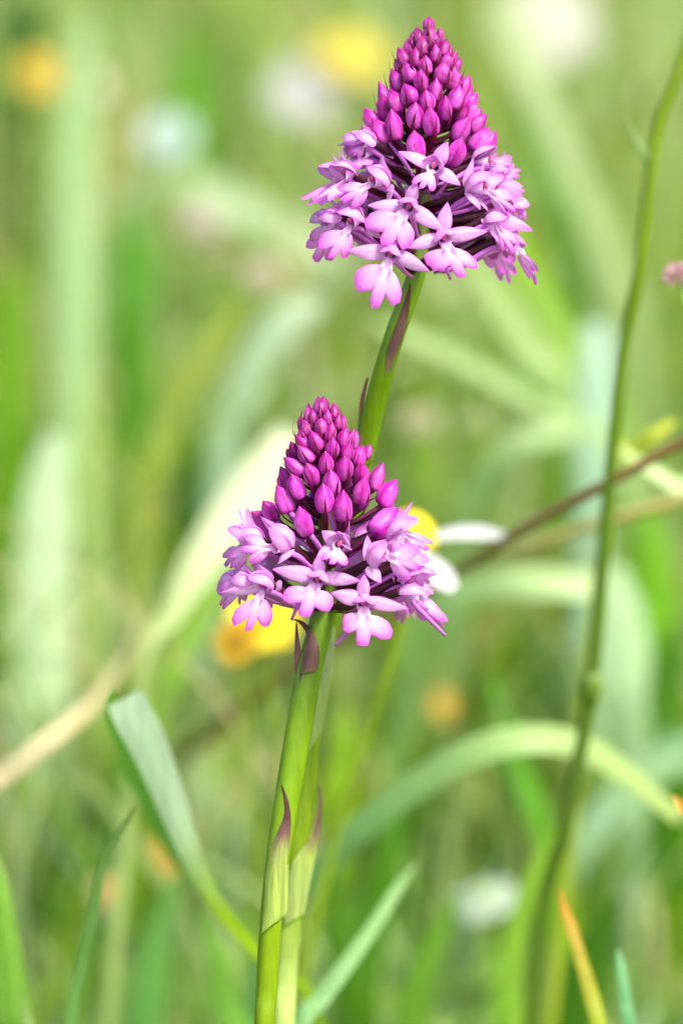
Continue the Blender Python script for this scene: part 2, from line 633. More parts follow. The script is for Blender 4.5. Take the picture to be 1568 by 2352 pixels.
def pedicel(head, parent, end, s_attach, r0, r1, col0, col1, drop=0.0, name="ovary", grow=0.5):
    a = head.axis_at(s_attach)
    d = end - a
    rad = d - head.ax * np.dot(d, head.ax)
    c1 = a + rad * 0.45 + head.ax * np.dot(d, head.ax) * 0.25
    c2 = a + rad * 0.85 + head.ax * np.dot(d, head.ax) * 0.75
    path = spline([a, c1, c2, end], 10)
    v, f = tube(path, [r0 * 0.8, r0, r0 * 1.1, r1], 9)
    # ribbed, twisted ovary
    t = np.repeat(np.linspace(0, 1, 10), 9)
    tw = np.tile(np.arange(9), 10) / 9.0
    rib = (0.5 + 0.5 * np.sin(2 * math.pi * 3 * tw + 4 * t))[:, None]
    cols = col0 * (1 - t[:, None]) + col1 * t[:, None]
    cols = cols * (0.75 + 0.5 * rib)
    return mesh_obj(name, v, f, cols, M_OVARY, origin=end, parent=parent), path

def add_bud(head, base, tip, w, back=False, ang=math.pi):
    """base, tip, w in picture pixels"""
    sb, eb, Rb = head.prm(base)
    st, et, Rt = head.prm(tip)
    kb = 0.60
    P0 = head.point(base, kb)
    P1 = head.point(tip, 0.96)
    L2 = math.hypot(tip[0] - base[0], tip[1] - base[1]) / PXM
    # keep the bud at a natural length when it points at the viewer
    d = P1 - P0
    inplane = d - FWD * np.dot(d, FWD)
    dep = np.dot(d, FWD)
    mx = 0.85 * max(L2, w / PXM * 1.2)
    dep = max(-mx, min(mx, dep))
    P1 = P0 + inplane + FWD * dep
    if back:
        P0, P1 = head.rot([P0, P1], ang)
    width = 1.08 * w / PXM
    P0 = P0 - (P1 - P0) * 0.07
    dark = max(0.0, (st - 0.60) / 0.40) * 0.66
    v, f, c = bud_shape(P0, P1, width, dark)
    bud = mesh_obj("bud", v, f, c, M_BUD, origin=P0, parent=head.o)
    out = nrm(P1 - P0)
    s_at = max(0.02, sb - 0.05 - 0.11 * (1 - max(0, sb)))
    young = max(0.0, min(1.0, (st - 0.45) / 0.4))
    g = random.random() * 0.6
    co = mix(C_OVARY, C_OVARYG, g)
    _, path = pedicel(head, bud, P0 + out * width * 0.12, s_at, 0.00055 - 0.0002 * young, 0.00065 - 0.0002 * young, co, mix(co, C_BUD, 0.25))
    # bract: narrow dark sliver running along the outside of the ovary
    radial = nrm((P0 - head.axis_at(s_at)) - head.ax * np.dot(P0 - head.axis_at(s_at), head.ax))
    side = np.cross(head.ax, radial)
    k = 0.35 + 0.55 * young
    offr = radial * (0.0009 + width * 0.30 * young)
    pts = [path[1] + offr * 0.3 - head.ax * 0.0004, path[5] + offr * 0.6 - head.ax * 0.0006, P0 + offr * 1.2 - head.ax * 0.0003,
           P0 + (P1 - P0) * k + radial * (width * 0.5 + 0.0003) + side * (random.random() - 0.5) * width * 0.5]
    v, f, c = lance(pts, width * (0.20 + 0.22 * young), C_BRACT * 0.7, C_BRACT, side)
    mesh_obj("bract", v, f, c, M_OVARY, origin=pts[0], parent=bud)
    if st < 0.62:
        # lilac spur beside the ovary
        q = P0 + out * width * 0.05
        e2 = head.axis_at(s_at - 0.04) + radial * 0.0025 + side * 0.0012
        sp = spline([q + side * width * 0.14, q * 0.55 + e2 * 0.45 + side * 0.0010 - head.ax * 0.0003, e2], 9)
        v, f = tube(sp, [0.00055, 0.00050, 0.0004, 0.0003], 8)
        mesh_obj("spur", v, f, np.tile(C_SPUR, (len(v), 1)), M_SPUR, origin=q, parent=bud)

def add_flower(head, T, lip, seps, hood=None, base=None, n2=None, nz=None, kr=0.80, lipz=(-1.0, -2.5, -1.0), sepz=None,
               back=False, ang=math.pi, spur=None, sc=1.0, sw=2.45):
    """pixel landmarks in source pixels (1920 wide); lip = (left, middle, right lobe tips)"""
    T2 = (T[0] * S, T[1] * S)
    P = head.point(T2, kr)
    D = np.dot(P - CAM, FWD)
    def pt(p, dz):
        return at(p[0] * S, p[1] * S, (D - D0) * 1000 + dz)
    s, e, R = head.prm(T2)
    a = head.axis_at(s)
    radial = nrm((P - a) - head.ax * np.dot(P - a, head.ax))
    n = nrm(radial + head.ax * 0.25)
    if n2 is not None:
        n = nrm(RIGHT * n2[0] - UP * n2[1] - FWD * (nz if nz is not None else 0.5))
    Lp, Mp, Rp = [pt(p, z) for p, z in zip(lip, lipz)]
    ydir = nrm(-(Mp - P))
    ydir = nrm(ydir - n * np.dot(ydir, n))
    xdir = np.cross(ydir, n)
    mm = 0.001 * sc
    if base is None:
        Bp = P - n * 1.8 * mm + ydir * 0.8 * mm
    else:
        Bp = pt(base, 1.0)
    if hood is None:
        H = P + n * 2.7 * mm + ydir * 1.0 * mm
    else:
        H = pt(hood, -1.2)
    S3 = []
    for i, q in enumerate(seps):
        z = (sepz[i] if sepz else 0.8 * (random.random() - 0.3))
        S3.append(pt(q, z))
    spur_end = None
    if spur is not None:
        spur_end = pt(spur, 2.0)
    s_at = min(0.97, max(0.015, s - 0.02 - 0.10 * (1 - s)))
    allp = [P, Lp, Mp, Rp, Bp, H] + S3
    vec = [n, ydir, xdir]
    if back:
        o0 = head.B
        allp = head.rot(allp, ang)
        vec = [x - o0 for x in head.rot([v + o0 for v in vec], ang)]
        if spur_end is not None:
            spur_end = head.rot([spur_end], ang)[0]
    P, Lp, Mp, Rp, Bp, H = allp[:6]
    S3 = allp[6:]
    n, ydir, xdir = vec
    # column and throat cup
    V, F, C = [], [], []
    nu, nv = 9, 12
    for i in range(nu):
        t = i / (nu - 1)
        r = (0.35 + 0.95 * t ** 0.7) * mm
        for j in range(nv):
            an = 2 * math.pi * j / nv
            V.append(Bp * (1 - t) + (P + n * 0.2 * mm) * t + (xdir * math.cos(an) + ydir * math.sin(an) * 0.9) * r)
            C.append(mix(C_SPUR, C_SEPM, t))
    F = grid_faces(nu, nv, True)
    o0 = len(V)
    cc = P + ydir * 0.55 * mm + n * 0.1 * mm
    for i in range(7):
        t = i / 6
        ph = math.pi * t
        for j in range(8):
            an = 2 * math.pi * j / 8
            V.append(cc + n * (math.cos(ph) * 0.75 * mm) + (xdir * math.cos(an) * 0.55 + ydir * math.sin(an) * 0.8) * math.sin(ph) * mm + ydir * 0.1 * mm)
            C.append(mix(srgb(160, 70, 118), srgb(196, 110, 140), 0.5 + 0.5 * math.sin(an * 2)))
    F += grid_faces(7, 8, True, o0)
    fl = mesh_obj("flower", V, F, np.array(C), M_SPUR, origin=P, parent=head.o)
    v, f, c = lip_patch(P - ydir * 0.35 * mm, Lp, Mp, Rp, n)
    mesh_obj("lip", v, f, c, M_PETAL, origin=P, parent=fl)
    for q in S3:
        d = nrm(q - Bp)
        nn = n + 0.25 * (rng.random(3) - 0.5)
        if abs(np.dot(nrm(nn), d)) > 0.8:
            nn = ydir
        b0 = Bp + d * 0.4 * mm
        v, f, c = petal_patch(b0, q, nn, sw * mm * (0.9 + 0.25 * random.random()), cup=0.16 + 0.1 * random.random(),
                              bow=0.04 + 0.10 * random.random(), shape='sepal', tiprec=0.04 * random.random(), twist=0.5 * (random.random() - 0.5))
        mesh_obj("sepal", v, f, c, M_PETAL, origin=Bp, parent=fl)
    hd = nrm(H - Bp)
    hn = nrm(ydir - hd * np.dot(ydir, hd))
    hs = np.cross(hd, hn)
    for sg in (-1, 1):
        b0 = Bp + hs * sg * 0.35 * mm
        t0 = H + hs * sg * 0.45 * mm
        v, f, c = petal_patch(b0, t0, hn * 0.85 + hs * sg * 0.5, (3.1 if hood is None else 3.7) * mm * (0.95 + 0.15 * random.random()), cup=0.27,
                              bow=0.25, shape='hood', edge=C_SEP, centre=mix(C_SEPM, C_LIP, 0.4))
        mesh_obj("petal", v, f, c, M_PETAL, origin=Bp, parent=fl)
    g = random.random() * 0.35
    co = mix(C_OVARY, C_OVARYG, g)
    _, path = pedicel(head, fl, Bp + nrm(P - Bp) * 0.5 * mm, s_at, 0.00075, 0.00085, co, mix(co, C_SPUR, 0.03))
    a = head.axis_at(s_at)
    radial = nrm((Bp - a) - head.ax * np.dot(Bp - a, head.ax))
    side = np.cross(head.ax, radial)
    sg = random.choice((-1, 1))
    q = P - ydir * 0.6 * mm - n * 0.4 * mm
    if spur_end is None:
        o1 = -head.ax * 0.0013 + side * sg * 0.0006
        sp = [q, path[7] + o1, path[4] + o1 * 1.2, path[2] + o1 * 1.3]
    else:
        mid = (q + spur_end) / 2 + side * sg * 0.0008
        sp = [q, q * 0.7 + mid * 0.3 - n * 0.6 * mm, mid, spur_end]
    v, f = tube(spline(sp, 12), [0.0006, 0.00058, 0.0005, 0.00042, 0.00028], 8)
    mesh_obj("spur", v, f, np.tile(C_SPUR, (len(v), 1)), M_SPUR, origin=q, parent=fl)
    pts = [path[1] - head.ax * 0.0008, path[4] - head.ax * 0.0012 + side * 0.0004, path[7] - head.ax * 0.0010 + side * sg * 0.0010]
    v, f, c = lance(pts, 0.0013, C_BRACT * 0.6, C_BRACT, side)
    mesh_obj("bract", v, f, c, M_OVARY, origin=pts[0], parent=fl)

def extra_side(head, fs, e, R):
    """the flowers next round the spike from a flower seen in profile"""
    if abs(e) < 0.62 * R:
        return
    T = head.point((fs['T'][0] * S, fs['T'][1] * S), 0.8)
    d = lambda a: np.dot(head.rot([T], a)[0] - T, FWD)
    g = 1 if d(0.5) > d(-0.5) else -1
    for a in (0.42, 0.95):
        add_flower(head, **fs, back=True, ang=g * (a + random.uniform(-0.08, 0.08)))

def stem_tube(orchid, pts, widths, cols, nseg=20, n=60, name="stem"):
    P = spline(np.array([at(*p) for p in pts]), n)
    W = np.interp(np.linspace(0, 1, n), np.linspace(0, 1, len(widths)), widths) / PXM / 2
    V, F = tube(P, W, nseg)
    Cc = np.array([[np.interp(t, np.linspace(0, 1, len(cols)), [c[k] for c in cols]) for k in range(3)] for t in np.linspace(0, 1, n)])
    # faint lengthwise ribs
    j = np.tile(np.arange(nseg), n)
    rib = 1 + 0.07 * np.sin(j * 2 * math.pi * 5 / nseg) + 0.04 * np.sin(j * 2 * math.pi * 3 / nseg + 1)
    C = np.repeat(Cc, nseg, axis=0) * rib[:, None]
    return mesh_obj(name, V, F, C, M_STEM, origin=P[0], parent=orchid), P

def sheath(orchid, rows, stem_pts, cols, dz_off=0.5, stem_r=2.2, bulge=0.55, label=None, skew=0.0):
    """leaf hugging the stem. rows: (y, xl, xr[, dz]) in picture px, from base to tip"""
    sy = [p[1] for p in stem_pts]
    order = np.argsort(sy)
    ys = np.array(sy)[order]
    sx = np.array([p[0] for p in stem_pts])[order]
    sd = np.array([p[2] for p in stem_pts])[order]
    R = spline(np.array([[r[0], r[1], r[2], (r[3] if len(r) > 3 else 0.0)] for r in rows]), 22)
    V, C = [], []
    nv = 9
    for i, (y, xl, xr, ez) in enumerate(R):
        xc, dd = np.interp(y, ys, sx), np.interp(y, ys, sd)
        t = i / (len(R) - 1)
        xr = max(xr, xl + 0.6)
        hw = (xr - xl) / 2
        for j in range(nv):
            u = -1 + 2 * j / (nv - 1)
            x = (xl + xr) / 2 + hw * u
            rr = stem_r * PXM / 1000
            on = math.sqrt(max(0.0, 1 - min(1.0, (x - xc) / rr) ** 2)) * stem_r if abs(x - xc) < rr else 0.0
            arc = bulge * hw / PXM * 1000 * (1 - u * u)
            V.append(at(x, y - skew * u * (1 - t) ** 3, dd - on - dz_off - arc * 0.35 - ez))
            c = np.array([np.interp(t, np.linspace(0, 1, len(cols)), [cc[k] for cc in cols]) for k in range(3)])
            C.append(c * (0.93 + 0.14 * (j % 2)))
    o = mesh_obj("sheath_leaf", V, grid_faces(len(R), nv), np.array(C), M_SHEATH, parent=orchid)
    if label:
        o["label"] = label
    return o

def to_px(crop, lst):
    x0, y0, s = crop
    return [((x0 + a * s) * S, (y0 + b * s) * S, (x0 + c * s) * S, (y0 + d * s) * S, w * s * S) for (a, b, c, d, w) in lst]

CU1 = (820, 20, 740 / 1568)
CL1 = (600, 1090, 700 / 1568)

G_STEM = srgb(112, 148, 4)
G_STEM2 = srgb(120, 148, 0)
G_STEMD = srgb(96, 132, 14)
PURP = srgb(128, 90, 86)
PURPD = srgb(98, 58, 60)
SHG = srgb(176, 196, 92)
SHP = srgb(174, 192, 104)

# ---- rear orchid (its spike is the higher one)
REAR = [(648, 2420, 34), (655, 2250, 33), (668, 2080, 32), (690, 1880, 31), (716, 1650, 30), (752, 1440, 28), (795, 1230, 24),
        (838, 1030, 15), (868, 900, 10), (906, 770, 6), (955, 630, 4), (968, 540, 4), (976, 300, 4), (984, 80, 3)]
b0 = at(648, 2420, 34)
rear_root = np.array([b0[0] - 0.004, b0[1] + 0.004, 0.0])
orchid_a = empty("orchid", rear_root, "taller pink orchid whose flower spike rises above the other spike", "orchid")
def orchid_stem(orchid, root, pts, widths, cols):
    P0 = [np.array(root) - np.array([0, 0, 0.004]), root * 0.5 + at(*pts[0]) * 0.5 + np.array([0.001, 0, 0])] + [at(*p) for p in pts]
    n = 76
    P = spline(np.array(P0), n)
    tt = np.linspace(0, 1, n)
    W = np.interp(tt, np.linspace(0, 1, len(widths)), widths) / PXM / 2
    nseg = 22
    V, F = tube(P, W, nseg)
    Cc = np.array([[np.interp(t, np.linspace(0, 1, len(cols)), [c[k] for c in cols]) for k in range(3)] for t in tt])
    j = np.tile(np.arange(nseg), n)
    rib = 1 + 0.07 * np.sin(j * 2 * math.pi * 5 / nseg) + 0.04 * np.sin(j * 2 * math.pi * 3 / nseg + 1)
    return mesh_obj("stem", V, F, np.repeat(Cc, nseg, axis=0) * rib[:, None], M_STEM, origin=root, parent=orchid)

orchid_stem(orchid_a, rear_root, REAR, [62, 60, 58, 56, 54, 54, 54, 52, 50, 46, 40, 30, 14],
            [SHP, SHP, SHP, G_STEM2, G_STEM2, G_STEM2, G_STEM, G_STEM, G_STEM, G_STEMD, srgb(80, 70, 30), C_BUDT])
sheath(orchid_a, [(2112, 652, 698), (2040, 658, 712), (1985, 668, 722), (1950, 690, 730), (1920, 714, 735), (1880, 727, 738), (1840, 732, 739), (1805, 732, 736)],
       REAR, [SHP, SHP, SHG, mix(SHG, PURP, 0.6), PURP, PURP, PURP], dz_off=0.6, skew=14,
       label="pale green sheathing leaf with drawn-out brown tip")
sheath(orchid_a, [(862, 884, 893), (850, 882, 906), (825, 884, 912), (790, 892, 920), (750, 908, 932), (710, 922, 939), (670, 935, 943), (650, 940, 943)],
       REAR, [mix(PURP, SHG, 0.5), mix(PURP, SHG, 0.25), PURP, PURP, PURPD, PURPD], dz_off=0.35, stem_r=1.9,
       label="purple brown pointed leaf pressed to the stem")
sheath(orchid_a, [(1040, 818, 836), (990, 820, 834), (950, 822, 832), (910, 828, 838), (868, 841, 846)],
       REAR, [mix(PURP, SHG, 0.7), mix(PURP, SHG, 0.4), PURP, PURPD], dz_off=0.2, stem_r=2.0)
sheath(orchid_a, [(1735, 688, 702), (1700, 694, 726), (1670, 700, 740), (1600, 714, 752), (1540, 730, 762), (1480, 748, 768), (1440, 760, 770)],
       REAR, [SHP, SHP, SHP, mix(SHP, PAL['pale'], 0.5), SHP], dz_off=0.5)

hA = Head(orchid_a, (955, 632), (985, 50),
          [(40, 6), (70, 30), (100, 48), (150, 74), (200, 96), (250, 128), (300, 152), (350, 180), (400, 206), (450, 226), (500, 240), (560, 250), (640, 250)], 4, 3)

budsA = [
 (815,140,818,55,75),(752,210,755,118,50),(820,215,825,100,75),(885,215,885,118,42),(722,215,722,140,38),(705,275,692,185,62),
 (785,280,775,165,76),(850,320,855,215,66),(850,230,860,150,50),(895,290,922,190,66),(745,350,735,235,76),(690,350,630,238,72),
 (805,390,797,283,80),(925,330,955,225,52),(885,445,905,320,96),(905,360,940,265,70),(705,440,672,325,90),(640,380,615,305,50),
 (960,395,1010,298,62),(780,490,768,365,86),(945,485,970,350,86),(640,500,592,365,86),(858,550,862,418,84),(1015,535,1060,400,76),
 (715,570,668,452,105),(955,600,1000,460,100),(802,615,797,488,92),(580,620,518,437,86),(640,625,583,485,100),(910,665,915,525,84),
 (732,710,738,562,105),(1020,610,1108,510,88),(840,750,820,585,100),(1010,700,1060,578,95),(625,780,592,605,95),(505,705,432,598,90),
 (570,800,480,660,112),(985,790,1055,650,100),(1075,740,1165,635,92),(752,890,728,732,110),(1080,850,1175,715,112),(945,930,1015,770,110),
 (1150,840,1215,735,82),(1080,680,1135,605,62),(560,660,540,510,80),(470,790,415,705,62),(1045,640,1100,540,80)]
for (a, b, c, d, w) in to_px(CU1, budsA):
    add_bud(hA, (a, b), (c, d), w)
    s_, e_, R_ = hA.prm((a, b))
    if abs(e_) < 0.62 * R_ and s_ < 0.93:
        add_bud(hA, (a, b), (c, d), w, back=True, ang=math.pi + random.uniform(-0.25, 0.25))

flA = [
 dict(T=(1217, 472), lip=((1163, 500), (1186, 521), (1222, 525)), seps=[(1121, 426), (1257, 399), (1294, 521)], lipz=(-2.5, -4.5, -3), sepz=(-0.5, 1, -1), n2=(-0.1, -0.35), nz=1.0, hood=(1222, 438)),
 dict(T=(1144, 588), lip=((1030, 614), (1084, 690), (1152, 692)), seps=[(1170, 509), (1034, 577), (1248, 650)], n2=(0.05, 0.0), nz=1),
 dict(T=(1251, 676), lip=((1203, 742), (1302, 779), (1340, 735)), seps=[(1258, 568), (1145, 697), (1369, 651)], n2=(0.15, 0.05), nz=1),
 dict(T=(1096, 722), lip=((1000, 781), (1056, 861), (1124, 846)), seps=[(1086, 672), (972, 706), (1207, 764)], n2=(-0.15, 0.1), nz=1),
 dict(T=(987, 630), lip=((899, 675), (931, 727), (981, 712)), seps=[(919, 597), (958, 549), (1070, 672)], hood=(943, 596), base=(1022, 612), n2=(-0.8, 0.1), nz=0.6),
 dict(T=(938, 618), lip=((869, 668), (894, 700), (925, 690)), seps=[(905, 600), (931, 580)], n2=(-1, 0.2), nz=-0.2, lipz=(3, 3, 3), kr=0.9),
 dict(T=(1047, 510), lip=((957, 521), (967, 561), (1005, 584)), seps=[(1070, 434), (1090, 572)], hood=(1031, 470), base=(1096, 512), n2=(-0.85, 0.1), nz=0.6),
 dict(T=(973, 496), lip=((905, 542), (880, 562), (942, 566)), seps=[(952, 418), (925, 462)], hood=(927, 466), base=(1000, 492), n2=(-1, 0), nz=0.15, kr=0.95),
 dict(T=(1018, 440), lip=((981, 462), (1004, 470), (1048, 458)), seps=[(963, 400), (1042, 370), (1106, 446)], hood=(985, 412), base=(1062, 420), n2=(-0.75, -0.3), nz=0.6),
 dict(T=(1030, 402), lip=((985, 425), (990, 440), (1010, 445)), seps=[(997, 371), (1030, 360)], n2=(-0.8, -0.3), nz=0.0, kr=0.9, lipz=(1, 1, 1)),
 dict(T=(1364, 530), lip=((1443, 540), (1441, 592), (1410, 604)), seps=[(1333, 445), (1350, 589)], hood=(1382, 486), base=(1306, 532), n2=(0.8, 0), nz=0.6),
 dict(T=(1378, 458), lip=((1427, 436), (1440, 462), (1402, 488)), seps=[(1370, 388), (1402, 466)], hood=(1393, 411), base=(1322, 456), n2=(0.8, -0.2), nz=0.5),
 dict(T=(1408, 486), lip=((1459, 474), (1458, 498), (1430, 514)), seps=[(1427, 420), (1440, 449)], base=(1370, 478), n2=(1, -0.1), nz=0.1, lipz=(0, 0, 0), kr=0.9),
 dict(T=(1428, 540), lip=((1475, 534), (1470, 554), (1442, 580)), seps=[(1456, 520), (1450, 590)], base=(1390, 535), n2=(1, 0), nz=0.0, lipz=(1, 1, 1), kr=0.92),
 dict(T=(1390, 620), lip=((1402, 700), (1438, 701), (1459, 672)), seps=[(1373, 640), (1428, 709), (1493, 643)], hood=(1430, 610), base=(1366, 606), n2=(0.7, 0.3), nz=0.7),
 dict(T=(1436, 690), lip=((1508, 736), (1515, 784), (1500, 764)), seps=[(1466, 640), (1440, 718)], base=(1396, 664), n2=(1, 0.3), nz=-0.1, lipz=(-1.5, 0, 2.5), kr=0.9),
 dict(T=(1455, 580), lip=((1482, 600), (1484, 620), (1462, 626)), seps=[(1456, 560), (1478, 590)], n2=(1, 0.1), nz=-0.3, lipz=(2, 2, 2), kr=0.9, sc=0.8),
]
for i, fs in enumerate(flA):
    add_flower(hA, **fs, spur=((1266, 786) if i == 2 else None))
    s_, e_, R_ = hA.prm((fs['T'][0] * S, fs['T'][1] * S))
    extra_side(hA, fs, e_, R_)
    if abs(e_) < 0.72 * R_ and fs['T'][1] < 650:
        add_flower(hA, **fs, back=True, ang=math.pi + random.uniform(-0.3, 0.3))

for an in (-0.95, -0.35, 0.3, 0.9):
    add_flower(hA, **flA[1], back=True, ang=math.pi + an)

# ---- front orchid (lower spike)
FRONT = [(606, 2420, 3), (612, 2280, 2), (620, 2140, 1), (634, 2000, 0), (655, 1860, 0), (682, 1700, 0), (706, 1560, 0), (735, 1440, 0), (752, 1370, 0),
         (752, 1290, -1), (746, 1120, -1), (738, 930, -1)]
b0 = at(606, 2420, 3)
front_root = np.array([b0[0] - 0.003, b0[1] + 0.003, 0.0])
orchid_b = empty("orchid", front_root, "shorter pink orchid with the lower flower spike, in front of the other stem", "orchid")
orchid_stem(orchid_b, front_root, FRONT, [56, 52, 48, 50, 52, 56, 60, 62, 58, 52, 44, 34, 14],
            [G_STEM2, G_STEM2, G_STEM2, G_STEM2, G_STEM2, G_STEM, G_STEM, G_STEMD, G_STEMD, srgb(80, 96, 24), srgb(80, 60, 30), C_BUDT])
sheath(orchid_b, [(2128, 601, 640), (2112, 603, 658), (2040, 608, 662), (1975, 612, 664), (1935, 626, 666), (1900, 642, 668), (1870, 653, 667), (1835, 652, 661), (1803, 645, 648)],
       FRONT, [SHG, SHG, SHG, mix(SHG, PURP, 0.35), PURP, PURPD, PURPD, PURPD], dz_off=0.45, stem_r=2.1, skew=16,
       label="green sheathing leaf with hooked dark brown tip")
sheath(orchid_b, [(1546, 694, 706), (1540, 692, 726), (1515, 694, 733), (1485, 700, 731), (1458, 704, 722), (1435, 690, 706), (1424, 674, 688, 0.8), (1421, 664, 668, 1.0)],
       FRONT, [mix(PURP, SHG, 0.35), PURP, PURP, PURP, PURPD, PURPD], dz_off=0.6, stem_r=2.3, label="brown hooked leaf tip curling off the stem")
sheath(orchid_b, [(1660, 662, 672), (1610, 674, 684), (1570, 680, 690), (1535, 676, 697), (1505, 676, 693), (1470, 677, 687), (1430, 679, 682)],
       FRONT, [mix(PURP, SHG, 0.6), mix(PURP, SHG, 0.3), PURP, PURP, PURP, PURPD], dz_off=0.3, stem_r=2.2, label="straight brown pointed leaf tip beside the stem")

hB = Head(orchid_b, (752, 1402), (737, 912),
          [(905, 6), (930, 34), (960, 56), (1000, 84), (1050, 108), (1100, 126), (1150, 152), (1200, 190), (1250, 216), (1300, 232), (1350, 244), (1420, 248)], 0, -1)
budsB = [
 (675,165,660,55,86),(600,230,590,110,56),(640,225,620,125,60),(760,190,755,90,46),(722,235,718,130,56),(680,290,672,182,80),
 (785,260,790,160,56),(810,270,820,165,52),(600,300,550,195,62),(730,335,748,210,72),(665,390,610,270,86),(810,370,835,250,80),
 (860,370,885,260,62),(575,350,535,255,52),(745,430,750,310,86),(600,380,515,300,66),(880,380,905,270,56),(830,450,860,345,80),
 (620,460,530,362,90),(520,430,485,335,56),(705,530,703,398,90),(815,570,825,425,106),(965,440,985,355,52),(905,490,945,360,96),
 (490,470,462,380,46),(560,550,440,437,96),(630,605,583,470,96),(755,660,735,507,110),(915,600,935,470,100),(1010,640,1070,470,92),
 (470,620,420,490,72),(545,690,490,540,106),(920,720,955,560,106),(1065,740,1155,577,120),(705,775,690,600,114),(470,780,398,612,110),
 (825,830,818,642,110),(385,830,310,710,100),(590,918,540,745,110),(450,640,415,540,62),(1010,910,1165,752,150)]
for (a, b, c, d, w) in to_px(CL1, budsB):
    add_bud(hB, (a, b), (c, d), w)
    s_, e_, R_ = hB.prm((a, b))
    if abs(e_) < 0.62 * R_ and s_ < 0.93:
        add_bud(hB, (a, b), (c, d), w, back=True, ang=math.pi + random.uniform(-0.25, 0.25))
flB = [
 dict(T=(953, 1536), lip=((906, 1562), (932, 1582), (976, 1580)), seps=[(905, 1494), (888, 1572), (988, 1545)], hood=(958, 1502), n2=(0.1, -0.3), nz=1, lipz=(-2, -4, -2.5), sepz=(0, 0, -2)),
 dict(T=(891, 1636), lip=((793, 1672), (855, 1730), (936, 1702)), seps=[(895, 1562), (766, 1601), (1013, 1634)], n2=(-0.05, 0.05), nz=1),
 dict(T=(1021, 1703), lip=((962, 1757), (1014, 1813), (1104, 1778)), seps=[(1024, 1616), (931, 1668), (1149, 1713)], n2=(0.1, 0.1), nz=1),
 dict(T=(738, 1652), lip=((655, 1738), (697, 1774), (758, 1746)), seps=[(621, 1668), (718, 1584), (790, 1660)], hood=(694, 1622), base=(768, 1640), n2=(-0.6, 0.25), nz=0.8),
 dict(T=(690, 1640), lip=((622, 1652), (628, 1718), (650, 1700)), seps=[(655, 1625), (690, 1590)], n2=(-1, 0.2), nz=-0.1, lipz=(2, 2, 3), kr=0.9),
 dict(T=(775, 1538), lip=((699, 1500), (687, 1547), (714, 1586)), seps=[(731, 1455), (780, 1586)], hood=(759, 1480), base=(826, 1535), n2=(-0.8, 0), nz=0.6),
 dict(T=(712, 1526), lip=((646, 1557), (648, 1598), (674, 1600)), seps=[(697, 1430), (690, 1480)], hood=(674, 1486), base=(745, 1520), n2=(-1, 0.1), nz=0.1, kr=0.92, lipz=(1, 1, 1)),
 dict(T=(1080, 1560), lip=((1161, 1534), (1175, 1598), (1135, 1632)), seps=[(1034, 1506), (1072, 1639)], hood=(1086, 1520), base=(1034, 1584), n2=(0.75, 0), nz=0.7),
 dict(T=(1148, 1640), lip=((1146, 1702), (1188, 1738), (1258, 1740)), seps=[(1229, 1613), (1108, 1640)], hood=(1194, 1604), base=(1118, 1622), n2=(0.7, 0.2), nz=0.7),
 dict(T=(1124, 1486), lip=((1212, 1522), (1208, 1545), (1168, 1574)), seps=[(1162, 1413), (1130, 1430)], hood=(1165, 1460), base=(1082, 1500), n2=(0.9, 0), nz=0.2, kr=0.9, lipz=(0, 0, 0)),
 dict(T=(1160, 1590), lip=((1205, 1610), (1212, 1640), (1180, 1650)), seps=[(1195, 1560), (1230, 1612)], base=(1110, 1585), n2=(1, 0), nz=-0.1, kr=0.9, lipz=(2, 2, 2)),
 dict(T=(1170, 1680), lip=((1230, 1720), (1255, 1770), (1215, 1750)), seps=[(1222, 1660)], base=(1120, 1660), n2=(1, 0.2), nz=-0.3, kr=0.9, lipz=(3, 3, 3), sc=0.9),
]
for i, fs in enumerate(flB):
    add_flower(hB, **fs, spur={1: (820, 1744), 2: (941, 1817), 11: (1252, 1788)}.get(i))
    s_, e_, R_ = hB.prm((fs['T'][0] * S, fs['T'][1] * S))
    extra_side(hB, fs, e_, R_)
    if abs(e_) < 0.72 * R_ and fs['T'][1] < 1640:
        add_flower(hB, **fs, back=True, ang=math.pi + random.uniform(-0.3, 0.3))

for an in (-0.95, -0.35, 0.3, 0.9):
    add_flower(hB, **flB[1], back=True, ang=math.pi + an)
for an in (-0.7, 0.6):
    add_flower(hB, **flB[0], back=True, ang=math.pi + an)

# ------------------------------------------------------------------ single plants of the meadow that can be told apart
def ground_root(p0, p1):
    """a rooted point below p0, continuing the blade's line a little"""
    t = nrm(np.asarray(p0) - np.asarray(p1))
    h = max(0.0, p0[2])
    drift = np.array([t[0], t[1], 0.0]) * min(h, 0.05) * 0.6
    return np.array([p0[0], p0[1], -0.006]) + drift

